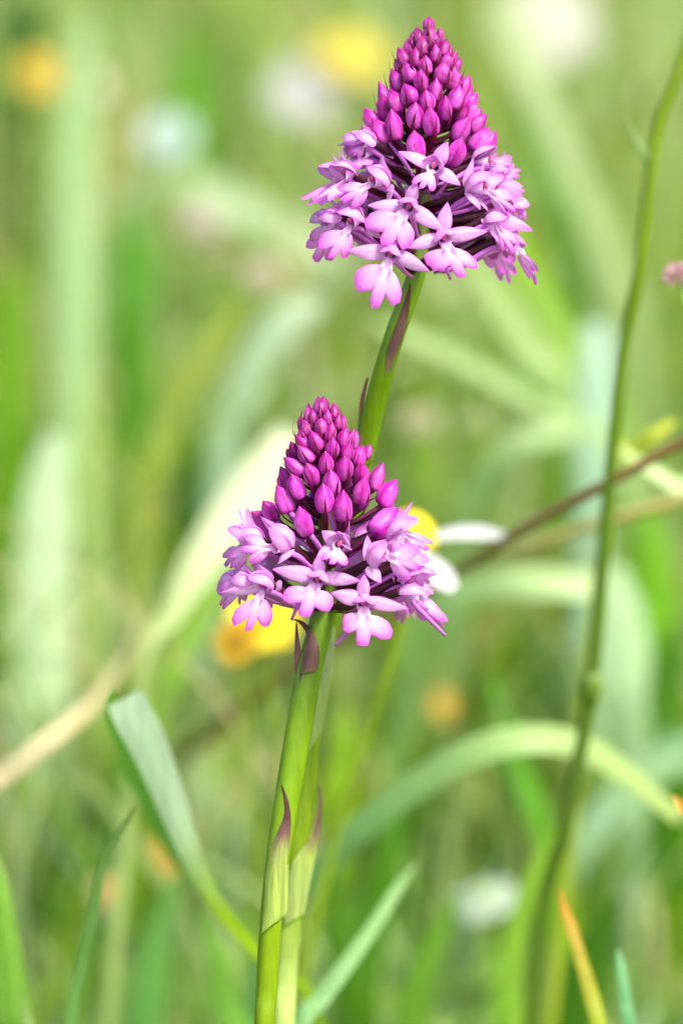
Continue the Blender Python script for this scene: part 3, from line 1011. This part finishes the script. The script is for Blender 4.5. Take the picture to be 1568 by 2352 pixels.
def blade(label, pts, widths, col, tipcol=None, fold=0.16, tilt=0.0, n=26, group=None, root=True, name="grass_plant", kk=(0.0, 1.0)):
    """a single leaf blade; pts run root to tip as (px, py, dz mm); widths in picture px at those points"""
    P = [at(*p) for p in pts]
    W = [w / PXM * (1 + p[2] / 1000 / D0) for w, p in zip(widths, pts)]
    if root and P[0][2] > 0.004:
        r = ground_root(P[0], P[1])
        m = (r + P[0]) / 2
        P = [r, m] + P
        W = [W[0] * 0.8, W[0] * 0.95] + W
    path = spline(np.array(P), n)
    # widths follow the control points, not arc length
    Ws = np.interp(np.linspace(0, len(P) - 1, n), np.arange(len(P)), W)
    wd = nrm(RIGHT * 1.0 + UP * 0.12 + FWD * tilt)
    T = np.gradient(path, axis=0)
    V, C = [], []
    col = np.asarray(col)
    tipcol = col * np.array([1.05, 1.0, 0.95]) if tipcol is None else np.asarray(tipcol)
    for i in range(n):
        t = nrm(T[i])
        w = np.cross(t, FWD)
        w = nrm(w) if np.linalg.norm(w) > 0.05 else wd
        tl = tilt + 0.75 * max(-1.0, min(1.0, 1.8 * t[0]))
        w = nrm(w + FWD * tl) * math.sqrt(1 + tl * tl)
        nn = nrm(np.cross(w, t))
        for u in (-1, -0.5, 0, 0.5, 1):
            V.append(path[i] + w * u * Ws[i] / 2 - nn * fold * Ws[i] * (1 - abs(u)))
            k = min(1.0, max(0.0, (i / (n - 1) - kk[0]) / (kk[1] - kk[0])))
            C.append((col * (1 - k ** 1.4) + tipcol * k ** 1.4) * (1.0 + (0.10 if u == 0 else 0.0)))
    o = mesh_obj(name, V, grid_faces(n, 5), np.array(C), M_LEAF, origin=P[0])
    tag(o, label, "grass plant", group)
    return o

def stalk(label, pts, widths, cols, name="grass_stalk", cat="grass stalk", nodes=(), leaf=None, n=34, root=True):
    P = [at(*p) for p in pts]
    W = [w / PXM * (1 + p[2] / 1000 / D0) / 2 for w, p in zip(widths, pts)]
    if root and P[0][2] > 0.004:
        r = ground_root(P[0], P[1])
        P = [r] + P
        W = [W[0] * 1.05] + W
    path = spline(np.array(P), n)
    Ws = np.interp(np.linspace(0, len(P) - 1, n), np.arange(len(P)), W)
    e = empty(name, P[0], label, cat)
    V, F = tube(path, Ws, 10)
    tt = np.linspace(0, 1, n)
    Cc = np.array([[np.interp(t, np.linspace(0, 1, len(cols)), [c[k] for c in cols]) for k in range(3)] for t in tt])
    mesh_obj("stem", V, F, np.repeat(Cc, 10, axis=0), M_STEM, origin=P[0], parent=e)
    for (px, py, dz, r) in nodes:
        c = at(px, py, dz)
        i = int(np.argmin(np.linalg.norm(path - c, axis=1)))
        i = min(max(i, 1), n - 2)
        d = nrm(path[i + 1] - path[i - 1])
        rr = r / PXM * (1 + dz / 1000 / D0)
        v, f = tube([path[i] - d * rr * 1.6, path[i] - d * rr * 0.7, path[i], path[i] + d * rr * 0.7, path[i] + d * rr * 1.6],
                    [Ws[i], rr * 0.9, rr, rr * 0.9, Ws[i]], 10)
        mesh_obj("node", v, f, np.tile(cols[0] * 1.1, (len(v), 1)), M_STEM, parent=e)
    if leaf is not None:
        for (lp, lw, lc) in leaf:
            Q = spline(np.array([at(*p) for p in lp]), 12)
            v, f = ribbon(Q, [w / PXM for w in lw], RIGHT + UP * 0.2, fold=0.2)
            mesh_obj("leaf", v, f, np.tile(lc, (len(v), 1)), M_LEAF, origin=Q[0], parent=e)
    return e

def composite(label, cat, name, px, py, dz, diam, facing, rays, disc, nray=18, disc_r=0.32, ray_w=0.22, droop=0.0,
              root_dx=0.0, group=None, only=None, jag=0.1, stemcol=None, dome=0.6):
    """daisy-like flower head on a stem; diam in picture px; facing = (right, up, toward viewer)"""
    c = at(px, py, dz)
    R = diam / 2 / PXM * (1 + dz / 1000 / D0)
    n = nrm(RIGHT * facing[0] + UP * facing[1] - FWD * facing[2])
    a = nrm(np.cross(n, UP + 0.01 * RIGHT))
    b = np.cross(n, a)
    rt = np.array([c[0] + root_dx + (random.random() - 0.5) * 0.03, c[1] + 0.01 + random.random() * 0.02, 0.0])
    e = empty(name, rt, label, cat, group)
    under = c - n * R * 0.22
    k1 = under - n * R * 0.7
    k1[2] = max(0.003, k1[2])
    sc_ = PAL['lime'] * 0.8 if stemcol is None else stemcol
    path = spline([rt - np.array([0, 0, 0.004]), rt + (k1 - rt) * np.array([0.25, 0.4, 0.5]), k1, under], 16)
    rs_ = min(R * 0.10, 0.0011)
    v, f = tube(path, [rs_, rs_ * 0.9, rs_], 8)
    mesh_obj("stem", v, f, np.tile(sc_, (len(v), 1)), M_STEM, origin=rt, parent=e)
    # green cup under the head
    V, C = [], []
    for i in range(6):
        t = i / 5
        r = R * (0.09 + (disc_r * 0.95 - 0.09) * math.sin(t * math.pi / 2))
        for j in range(12):
            an = 2 * math.pi * j / 12
            V.append(under + n * R * 0.22 * t + (a * math.cos(an) + b * math.sin(an)) * r)
            C.append(PAL['mid'])
    mesh_obj("cup", V, grid_faces(6, 12, True), np.array(C), M_STEM, origin=under, parent=e)
    V, C = [], []
    for i in range(7):
        t = i / 6
        for j in range(14):
            an = 2 * math.pi * j / 14
            r = R * disc_r * math.cos(t * math.pi / 2) * (1 + 0.05 * math.sin(an * 5))
            V.append(c + n * R * disc_r * dome * math.sin(t * math.pi / 2) + (a * math.cos(an) + b * math.sin(an)) * max(r, 1e-5))
            C.append(np.asarray(disc) * (1 - 0.25 * t))
    Fc = grid_faces(7, 14, True)
    mesh_obj("disc", V, Fc, np.array(C), M_DISC, origin=c, parent=e)
    for k in range(nray):
        if only is not None and k not in only:
            continue
        an = 2 * math.pi * (k + jag * (random.random() - 0.5)) / nray
        d = a * math.cos(an) + b * math.sin(an)
        ln = R * (0.94 + 0.12 * random.random())
        tip = c + d * ln - n * droop * R * (0.6 + 0.8 * random.random())
        v, f, cc = petal_patch(c + d * R * disc_r * 0.8, tip, n + 0.15 * (rng.random(3) - 0.5), R * ray_w * 2, cup=0.1, bow=0.06, shape='ray',
                               nu=8, nv=5, edge=np.asarray(rays) * 0.95, centre=np.asarray(rays))
        mesh_obj("petal", v, f, cc, M_WHITE, origin=c, parent=e)
    return e

def clover(label, px, py, dz, diam, col, base_col, group=None, name="clover_flower", cat="clover", nf=46, root_dx=0.0):
    """round head of small upright florets"""
    c = at(px, py, dz)
    R = diam / 2 / PXM * (1 + dz / 1000 / D0)
    rt = np.array([c[0] + root_dx + (random.random() - 0.5) * 0.02, c[1] + 0.008, 0.0])
    e = empty(name, rt, label, cat, group)
    v, f = tube(spline([rt - np.array([0, 0, .004]), (rt + c) / 2 + np.array([0.004, 0, 0]), c], 12), [R * 0.12, R * 0.1], 7)
    mesh_obj("stem", v, f, np.tile(PAL['mid'], (len(v), 1)), M_STEM, origin=rt, parent=e)
    V, F, C, off = [], [], [], 0
    for k in range(nf):
        z = 1 - 1.7 * (k + 0.5) / nf
        ph = k * 2.39996
        d = np.array([math.sqrt(1 - z * z) * math.cos(ph), math.sqrt(1 - z * z) * math.sin(ph), z])
        d = nrm(d + np.array([0, 0, 0.25]))
        side = nrm(np.cross(d, np.array([0.1, 0.2, 1.0])))
        v, f, cc = petal_patch(c + d * R * 0.25, c + d * R * (0.9 + 0.2 * random.random()), side, R * 0.30, cup=0.3, bow=0.1, nu=6, nv=4,
                               edge=np.asarray(col), centre=np.asarray(base_col))
        V.append(v)
        C.append(cc)
        F += [tuple(i + off for i in q) for q in f]
        off += len(v)
    mesh_obj("flower_head", np.vstack(V), F, np.vstack(C), M_WHITE, origin=c, parent=e)
    return e

P_ = PAL
WHITE = np.array([0.76, 0.76, 0.74])
CREAM = np.array([0.78, 0.74, 0.56])
YEL = np.array([0.85, 0.66, 0.03])
ORG = np.array([0.62, 0.32, 0.02])

# ---- stalks
stalk("tall dark green flower stalk with a swollen node and a small pointed leaf",
      [(1240, 2130, 150), (1290, 1930, 140), (1330, 1740, 132), (1358, 1570, 126), (1376, 1380, 120), (1390, 1200, 114), (1408, 1020, 108),
       (1432, 800, 102), (1466, 620, 96), (1490, 430, 92), (1512, 280, 90), (1545, 190, 88), (1600, 20, 86)],
      [36, 36, 35, 34, 34, 33, 32, 32, 31, 30, 29, 27, 25],
      [srgb(96, 122, 34), srgb(92, 120, 40), srgb(96, 126, 30), srgb(112, 138, 20), srgb(120, 144, 16)],
      name="flower_stalk", cat="flower stalk", nodes=[(1358, 1575, 126, 26)],
      leaf=[([(1500, 385, 92), (1478, 352, 90), (1452, 312, 88), (1438, 268, 86)], [24, 26, 16, 2], P_['sage'] * 1.1)])
stalk("brown dry grass stalk leaning across the meadow past the white daisy",
      [(-60, 2230, 440), (60, 2110, 420), (210, 1940, 390), (380, 1770, 340), (520, 1650, 290), (680, 1535, 250), (850, 1435, 210), (1000, 1345, 175), (1200, 1215, 135), (1320, 1150, 118), (1440, 1085, 108), (1640, 975, 98)],
      [44, 44, 46, 46, 46, 44, 38, 32, 30, 28, 26, 24], [srgb(150, 130, 80), srgb(150, 130, 74), srgb(140, 124, 60), srgb(150, 134, 70), srgb(142, 112, 62), srgb(132, 100, 58)], n=48)
stalk("tan dry grass stalk lying just under the brown stalk", [(420, 1640, 400), (620, 1500, 340), (800, 1415, 290), (980, 1345, 240), (1100, 1295, 215), (1240, 1250, 190), (1400, 1195, 180), (1640, 1130, 170)],
      [20, 24, 28, 30, 30, 32, 30, 26], [srgb(176, 166, 94)] * 3)
stalk("pale straw stalk slanting up beside the bent grey-green blade", [(-80, 1860, 240), (0, 1795, 240), (100, 1712, 240), (190, 1640, 250), (255, 1565, 270), (305, 1480, 300), (350, 1380, 340)],
      [40, 40, 40, 38, 32, 22, 10], [srgb(180, 172, 124), srgb(206, 190, 150), srgb(180, 172, 120), srgb(150, 152, 84)])

# ---- blades near the focus
blade("broad grey-green grass blade folded over at the top beside the orchid stem",
      [(720, 2300, 112), (640, 2235, 106), (570, 2165, 100), (500, 2080, 94), (452, 1995, 88), (420, 1915, 84), (385, 1820, 80), (345, 1720, 76), (312, 1655, 74), (286, 1603, 74)],
      [18, 22, 26, 32, 44, 56, 70, 84, 90, 84], srgb(150, 186, 20), tipcol=srgb(206, 230, 194), fold=0.1, kk=(0.42, 0.66))
blade("green under-leaf hanging from the fold of the broad grey-green blade",
      [(286, 1603, 76), (268, 1640, 92), (300, 1735, 110), (350, 1850, 130), (410, 1960, 150), (450, 2040, 165)], [80, 60, 52, 56, 50, 12], srgb(124, 184, 60), tipcol=srgb(110, 166, 90), root=False)
blade("thin upright grass blade tapering to a sharp tip", [(160, 2380, 60), (185, 2230, 58), (212, 2110, 56), (232, 2000, 55), (262, 1940, 54), (290, 1890, 54), (312, 1846, 54)],
      [30, 30, 28, 22, 20, 12, 2], srgb(140, 192, 100), tipcol=srgb(130, 150, 80))
blade("bright green broad grass blade tip reaching up past the thin blade", [(52, 2420, 80), (36, 2280, 82), (18, 2150, 84), (2, 2030, 86), (-8, 1960, 88)], [70, 62, 52, 34, 6], srgb(130, 182, 56))
blade("short pale grass tip beside the bright green broad blade", [(70, 2400, 70), (62, 2340, 70), (54, 2290, 70)], [26, 18, 2], srgb(170, 200, 120))
blade("blue-green straight blade leaning right from the foot of the orchids", [(690, 2370, 84), (730, 2305, 88), (790, 2222, 94), (860, 2125, 104), (910, 2045, 116), (955, 1985, 130)],
      [40, 40, 38, 32, 26, 6], srgb(126, 178, 112), tipcol=srgb(150, 186, 120))
blade("long pale blade arching over in a wide bow", [(640, 2110, 205), (720, 2010, 195), (800, 1925, 186), (900, 1845, 178), (1000, 1775, 172), (1100, 1722, 168), (1210, 1696, 168), (1330, 1712, 172), (1440, 1780, 180), (1560, 1880, 190)],
      [52, 56, 58, 62, 66, 66, 64, 58, 50, 30], srgb(116, 176, 112), tipcol=srgb(186, 208, 128), fold=0.12)
blade("pale flat blade bending level behind the dark flower stalk", [(960, 1450, 330), (1010, 1395, 320), (1100, 1352, 310), (1220, 1338, 300), (1362, 1346, 300)], [44, 56, 66, 68, 58], srgb(150, 196, 120), tipcol=srgb(196, 220, 160))
blade("pale green blade curling over above the brown stalk", [(1060, 1240, 420), (1090, 1150, 410), (1140, 1060, 400), (1210, 1010, 395), (1310, 990, 395)], [60, 62, 60, 56, 30], srgb(160, 200, 130), tipcol=srgb(190, 216, 160))
blade("upright narrow blue-green blade tip with blunt end", [(1446, 2400, 70), (1436, 2300, 70), (1424, 2220, 72), (1416, 2180, 74)], [32, 30, 22, 4], srgb(116, 178, 126))
blade("green blade with withered orange tip", [(1382, 2420, 66), (1358, 2290, 68), (1332, 2200, 70), (1312, 2130, 72), (1294, 2085, 74), (1284, 2040, 76)], [40, 36, 30, 26, 18, 3], srgb(134, 180, 40), tipcol=srgb(206, 134, 30))
blade("short orange dry leaf tip pointing up", [(1600, 1900, 70), (1570, 1862, 70), (1545, 1828, 70)], [30, 24, 4], srgb(190, 160, 50), tipcol=srgb(226, 160, 60))
blade("yellow-green leaf angled above the brown stalk near the dark flower stalk", [(1400, 1110, 170), (1450, 1045, 165), (1500, 1000, 160), (1555, 965, 160)], [30, 40, 36, 8], srgb(190, 206, 70))
blade("whitish thin leaf crossing under the brown stalk", [(1640, 1160, 160), (1560, 1120, 158), (1490, 1075, 158), (1420, 1030, 160)], [34, 34, 30, 8], srgb(200, 222, 160))

# ---- soft streaks farther off
blade("wide cream blade slanting up behind the lower orchid", [(330, 1530, 236), (390, 1420, 244), (450, 1305, 253), (520, 1205, 262), (590, 1110, 272), (670, 1000, 285)], [30, 50, 84, 110, 112, 90], srgb(190, 206, 130), tipcol=srgb(226, 230, 190), kk=(0.35, 0.7))
blade("broad sage blade standing tall below the orange-yellow flower", [(172, 1060, 560), (170, 800, 560), (172, 560, 560), (174, 330, 560), (180, 160, 560), (190, 40, 560)], [100, 104, 104, 98, 76, 40], srgb(176, 206, 146))
blade("very pale broad blade standing behind the straw stalk", [(80, 1900, 420), (90, 1700, 420), (100, 1500, 420), (104, 1300, 420), (110, 1130, 420), (130, 1000, 420)], [110, 130, 138, 130, 110, 50], srgb(190, 216, 160), tipcol=srgb(206, 226, 186))
blade("narrow pale blade beside the very pale broad blade", [(225, 1560, 460), (215, 1300, 460), (205, 1050, 460), (222, 850, 460)], [44, 50, 50, 20], srgb(170, 200, 120))
blade("pale blade slanting behind the taller orchid towards the dark flower stalk", [(1460, 760, 640), (1400, 590, 640), (1330, 430, 640), (1260, 270, 640), (1190, 110, 640), (1150, 0, 640)], [62, 64, 66, 72, 84, 70], srgb(160, 184, 112), tipcol=srgb(186, 198, 150))
blade("lime blade slanting behind the taller orchid", [(1420, 980, 470), (1330, 830, 470), (1240, 680, 470), (1150, 520, 470), (1080, 400, 470)], [56, 60, 64, 60, 30], srgb(132, 176, 50))
blade("sage blade crossing below the taller orchid's flowers", [(1300, 930, 430), (1220, 800, 430), (1140, 680, 430), (1060, 560, 430)], [52, 56, 56, 30], srgb(166, 190, 120))
blade("long thin pale blade crossing low behind the dark flower stalk", [(1420, 1060, 380), (1250, 940, 380), (1100, 850, 380), (960, 780, 380), (860, 740, 380)], [36, 38, 40, 40, 20], srgb(152, 186, 116))
blade("pale blue-green blade standing behind the dark flower stalk", [(1360, 1100, 430), (1366, 960, 430), (1370, 840, 430), (1368, 740, 430)], [74, 86, 88, 50], srgb(178, 212, 190), tipcol=srgb(196, 222, 204))
blade("lime green blade standing upright behind the orchid stems", [(780, 1880, 330), (785, 1790, 330), (788, 1700, 330), (792, 1620, 330)], [46, 50, 44, 14], srgb(140, 186, 30))
blade("dark green blade standing behind the thin upright blade", [(240, 2000, 360), (265, 1900, 360), (280, 1800, 360), (286, 1720, 360)], [60, 66, 56, 16], srgb(80, 140, 16))
blade("pale leaf lying behind the bent grey-green blade", [(560, 1900, 420), (500, 1830, 420), (470, 1760, 420), (440, 1690, 420)], [70, 90, 86, 30], srgb(160, 200, 140))
blade("pale broad leaf curving below the taller orchid", [(520, 1000, 480), (560, 900, 480), (600, 810, 480), (660, 730, 480), (740, 690, 480)], [70, 86, 90, 80, 40], srgb(176, 208, 170), tipcol=srgb(196, 216, 180))
blade("olive blade leaning under the pinkish clover heads", [(330, 1180, 470), (370, 1030, 470), (430, 880, 470), (500, 770, 470), (560, 690, 470)], [50, 52, 52, 48, 20], srgb(160, 176, 76))
blade("soft sage blade bowed over above the pinkish clover heads", [(250, 560, 760), (320, 440, 760), (420, 410, 760), (540, 470, 760), (680, 540, 760), (800, 620, 760)], [50, 60, 66, 80, 90, 50], srgb(140, 166, 96), tipcol=srgb(180, 202, 158))
blade("light lime blade rising behind the yellow flower", [(370, 1600, 360), (420, 1490, 360), (480, 1380, 360), (560, 1290, 360)], [44, 50, 46, 16], srgb(156, 204, 70))
blade("grey-green leaf bowed low beside the withered orange tip", [(1560, 1700, 330), (1500, 1770, 330), (1400, 1850, 330), (1330, 1960, 330), (1310, 2060, 330)], [60, 66, 66, 60, 30], srgb(170, 206, 166), root=False)
blade("deep green blade leaning right of the arching bow", [(1240, 1900, 300), (1200, 1800, 300), (1160, 1690, 300), (1130, 1560, 300)], [60, 64, 56, 20], srgb(96, 160, 30))
blade("pale blade standing right of the dark flower stalk", [(1440, 1620, 360), (1436, 1500, 360), (1424, 1400, 360), (1408, 1300, 360)], [90, 110, 100, 40], srgb(186, 216, 170))
blade("grey-green leaf lying across near the short orange leaf tip", [(1640, 1720, 300), (1560, 1740, 300), (1470, 1790, 300), (1400, 1850, 300)], [60, 64, 56, 20], srgb(150, 190, 140))
blade("dark blade rising below the arching bow", [(860, 2120, 300), (880, 2020, 300), (900, 1940, 300), (915, 1860, 300)], [60, 64, 56, 14], srgb(84, 140, 24))
blade("bright green blade bending below the arching bow", [(1180, 2380, 230), (1172, 2250, 230), (1190, 2120, 230), (1230, 2000, 230), (1270, 1900, 230)], [56, 56, 50, 40, 10], srgb(140, 190, 60))
blade("broad green blade leaning away at the foot of the arching bow", [(940, 2420, 240), (950, 2300, 240), (990, 2180, 240), (1050, 2060, 240)], [80, 76, 60, 16], srgb(110, 166, 50))
blade("yellow-green blade leaning across behind the broad green blade", [(560, 2420, 210), (520, 2300, 210), (500, 2200, 210), (470, 2090, 210)], [70, 64, 50, 14], srgb(120, 176, 60))
blade("wide soft green blade standing behind the thin upright blade's foot", [(330, 2420, 260), (345, 2250, 260), (370, 2120, 260), (410, 2010, 260)], [90, 84, 60, 16], srgb(120, 176, 84))

# ---- deeper green blades between the pale ones
for (lab, pts, wd_, cl) in [
    ("dark green blade standing left of the olive blade", [(420, 1300, 520), (430, 1180, 520), (440, 1080, 520), (452, 980, 520)], [70, 84, 70, 20], (70, 120, 26)),
    ("fresh green blade behind the broad sage blade", [(20, 1000, 520), (24, 860, 520), (30, 720, 520), (44, 600, 520)], [80, 90, 80, 24], (104, 160, 20)),
    ("green blade standing between the sage blade and the clover heads", [(310, 760, 600), (315, 660, 600), (310, 560, 600), (300, 480, 600)], [90, 110, 90, 24], (84, 150, 40)),
    ("deep green blade behind the bluish-white flower", [(450, 330, 900), (440, 240, 900), (436, 150, 900), (450, 60, 900)], [80, 100, 90, 24], (96, 160, 24)),
    ("dark green blade beside the taller orchid's buds", [(1290, 520, 640), (1260, 420, 640), (1220, 310, 640), (1180, 200, 640)], [70, 84, 70, 20], (90, 146, 30)),
    ("olive green blade above the curling pale blade", [(1290, 1020, 520), (1270, 920, 520), (1230, 830, 520), (1190, 750, 520)], [70, 84, 70, 20], (96, 140, 40)),
    ("fresh green blade right of the dark flower stalk", [(1520, 1500, 380), (1510, 1380, 380), (1500, 1260, 380), (1480, 1150, 380)], [70, 84, 70, 20], (116, 170, 20)),
    ("dark green blade at the foot of the dark flower stalk", [(1300, 2380, 260), (1330, 2270, 260), (1370, 2160, 260), (1420, 2060, 260)], [110, 110, 80, 20], (62, 110, 16)),
    ("dark green blade low behind the orchid stems", [(820, 2330, 280), (800, 2200, 280), (770, 2080, 280), (760, 1980, 280)], [100, 100, 80, 20], (70, 126, 12)),
    ("deep green blade above the short orange leaf tip", [(1540, 1720, 340), (1530, 1620, 340), (1540, 1520, 340), (1550, 1430, 340)], [80, 90, 76, 20], (76, 120, 20)),
    ("dark green blade far behind the orange-yellow flower", [(40, 240, 950), (50, 150, 950), (62, 70, 950), (80, -20, 950)], [90, 100, 90, 40], (50, 96, 30)),
]:
    blade(lab, pts, wd_, srgb(*cl))

# ---- blurred flowers
composite("yellow-centred white daisy half hidden by the lower orchid", "daisy", "daisy", 938, 1240, 125, 510, (0.1, 0.9, 0.4), WHITE * 0.92, YEL, nray=11, disc_r=0.25, ray_w=0.15, droop=0.05,
          only=(0, 1, 2, 3, 6), dome=1.1, root_dx=-0.026)
composite("bright yellow flower behind the lower orchid's flowers", "yellow flower", "yellow_flower", 606, 1420, 210, 170, (0.1, 0.4, 0.9), YEL, YEL * 0.8, nray=14, disc_r=0.42, ray_w=0.26, droop=-0.1)
composite("orange-brown withering flower touching the bright yellow flower", "orange flower", "orange_flower", 544, 1474, 205, 110, (-0.3, 0.2, 0.9), np.array([0.62, 0.40, 0.02]), ORG * 0.6, nray=12, disc_r=0.45, ray_w=0.3, droop=-0.1)
composite("yellow flower behind the taller orchid next to the white daisy head", "yellow flower", "yellow_flower", 812, 125, 950, 180, (0.1, 0.7, 0.7), np.array([0.70, 0.58, 0.08]), YEL * 0.7, nray=18, disc_r=0.3, ray_w=0.22)
composite("white daisy head far behind the taller orchid", "daisy", "daisy", 700, 210, 950, 190, (-0.2, 0.5, 0.85), WHITE * 0.75, WHITE * 0.7, nray=16, disc_r=0.22, ray_w=0.26)
composite("orange-yellow flower above the broad sage blade", "yellow flower", "yellow_flower", 96, 170, 780, 130, (0.3, 0.6, 0.7), np.array([0.58, 0.42, 0.05]), ORG * 0.8, nray=14, disc_r=0.4, ray_w=0.24)
composite("cream flower touching the orange-yellow flower", "pale flower", "pale_flower", 180, 190, 860, 130, (0.2, 0.6, 0.7), CREAM, CREAM * 0.8, nray=14, disc_r=0.3, ray_w=0.26)
composite("large cream-white flower far behind, above the slanting pale blade", "pale flower", "pale_flower", 1250, 55, 900, 260, (0.1, 0.5, 0.85), np.array([0.52, 0.52, 0.42]), CREAM * 0.66, nray=16, disc_r=0.25, ray_w=0.26)
composite("bluish-white flower above the bowed sage blade", "pale flower", "pale_flower", 385, 312, 760, 130, (0.0, 0.5, 0.85), np.array([0.44, 0.56, 0.50]), np.array([0.4, 0.5, 0.4]), nray=12, disc_r=0.3, ray_w=0.28)
composite("drooping white petalled flower below the arching bow", "pale flower", "pale_flower", 1110, 2050, 300, 170, (-0.2, 0.8, 0.5), np.array([0.44, 0.54, 0.40]), P_['sage'], nray=12, disc_r=0.25, ray_w=0.26, droop=0.3)
composite("small orange flower beside the folded grey-green blade", "orange flower", "orange_flower", 392, 1968, 300, 110, (0.1, 0.4, 0.9), np.array([0.72, 0.46, 0.08]), ORG, nray=9, disc_r=0.35, ray_w=0.3)
composite("small dull orange flower beside the thin upright blade", "orange flower", "orange_flower", 242, 2050, 330, 90, (0.1, 0.5, 0.85), np.array([0.66, 0.50, 0.16]), ORG, nray=9, disc_r=0.35, ray_w=0.3)
composite("faint orange flower among the grass behind the orchid stems", "orange flower", "orange_flower", 1026, 1622, 430, 84, (0.1, 0.5, 0.85), np.array([0.58, 0.40, 0.06]), ORG, nray=9, disc_r=0.35, ray_w=0.3)
clover("pinkish-white clover head above its two companions", 460, 520, 640, 110, np.array([0.78, 0.62, 0.60]), np.array([0.76, 0.70, 0.60]))
clover("pale pink clover head under the bowed sage blade", 602, 640, 560, 96, np.array([0.74, 0.58, 0.54]), np.array([0.74, 0.68, 0.54]))
clover("dull pink clover head between two paler ones", 500, 595, 600, 70, np.array([0.60, 0.46, 0.36]), np.array([0.60, 0.52, 0.34]))
clover("cream clover head beside the taller orchid's stem", 960, 975, 430, 96, np.array([0.72, 0.64, 0.44]), np.array([0.72, 0.68, 0.46]))
clover("small cream-green clover head right of the cream one", 1090, 972, 430, 64, np.array([0.62, 0.66, 0.38]), np.array([0.64, 0.68, 0.40]))
clover("small pale yellow-green clover head under the taller orchid's flowers", 1025, 672, 470, 66, np.array([0.70, 0.74, 0.44]), np.array([0.72, 0.76, 0.46]))
clover("small pink and white clover head beside the dark flower stalk", 1556, 637, 60, 80, np.array([0.62, 0.30, 0.40]), np.array([0.74, 0.60, 0.52]), root_dx=0.06)
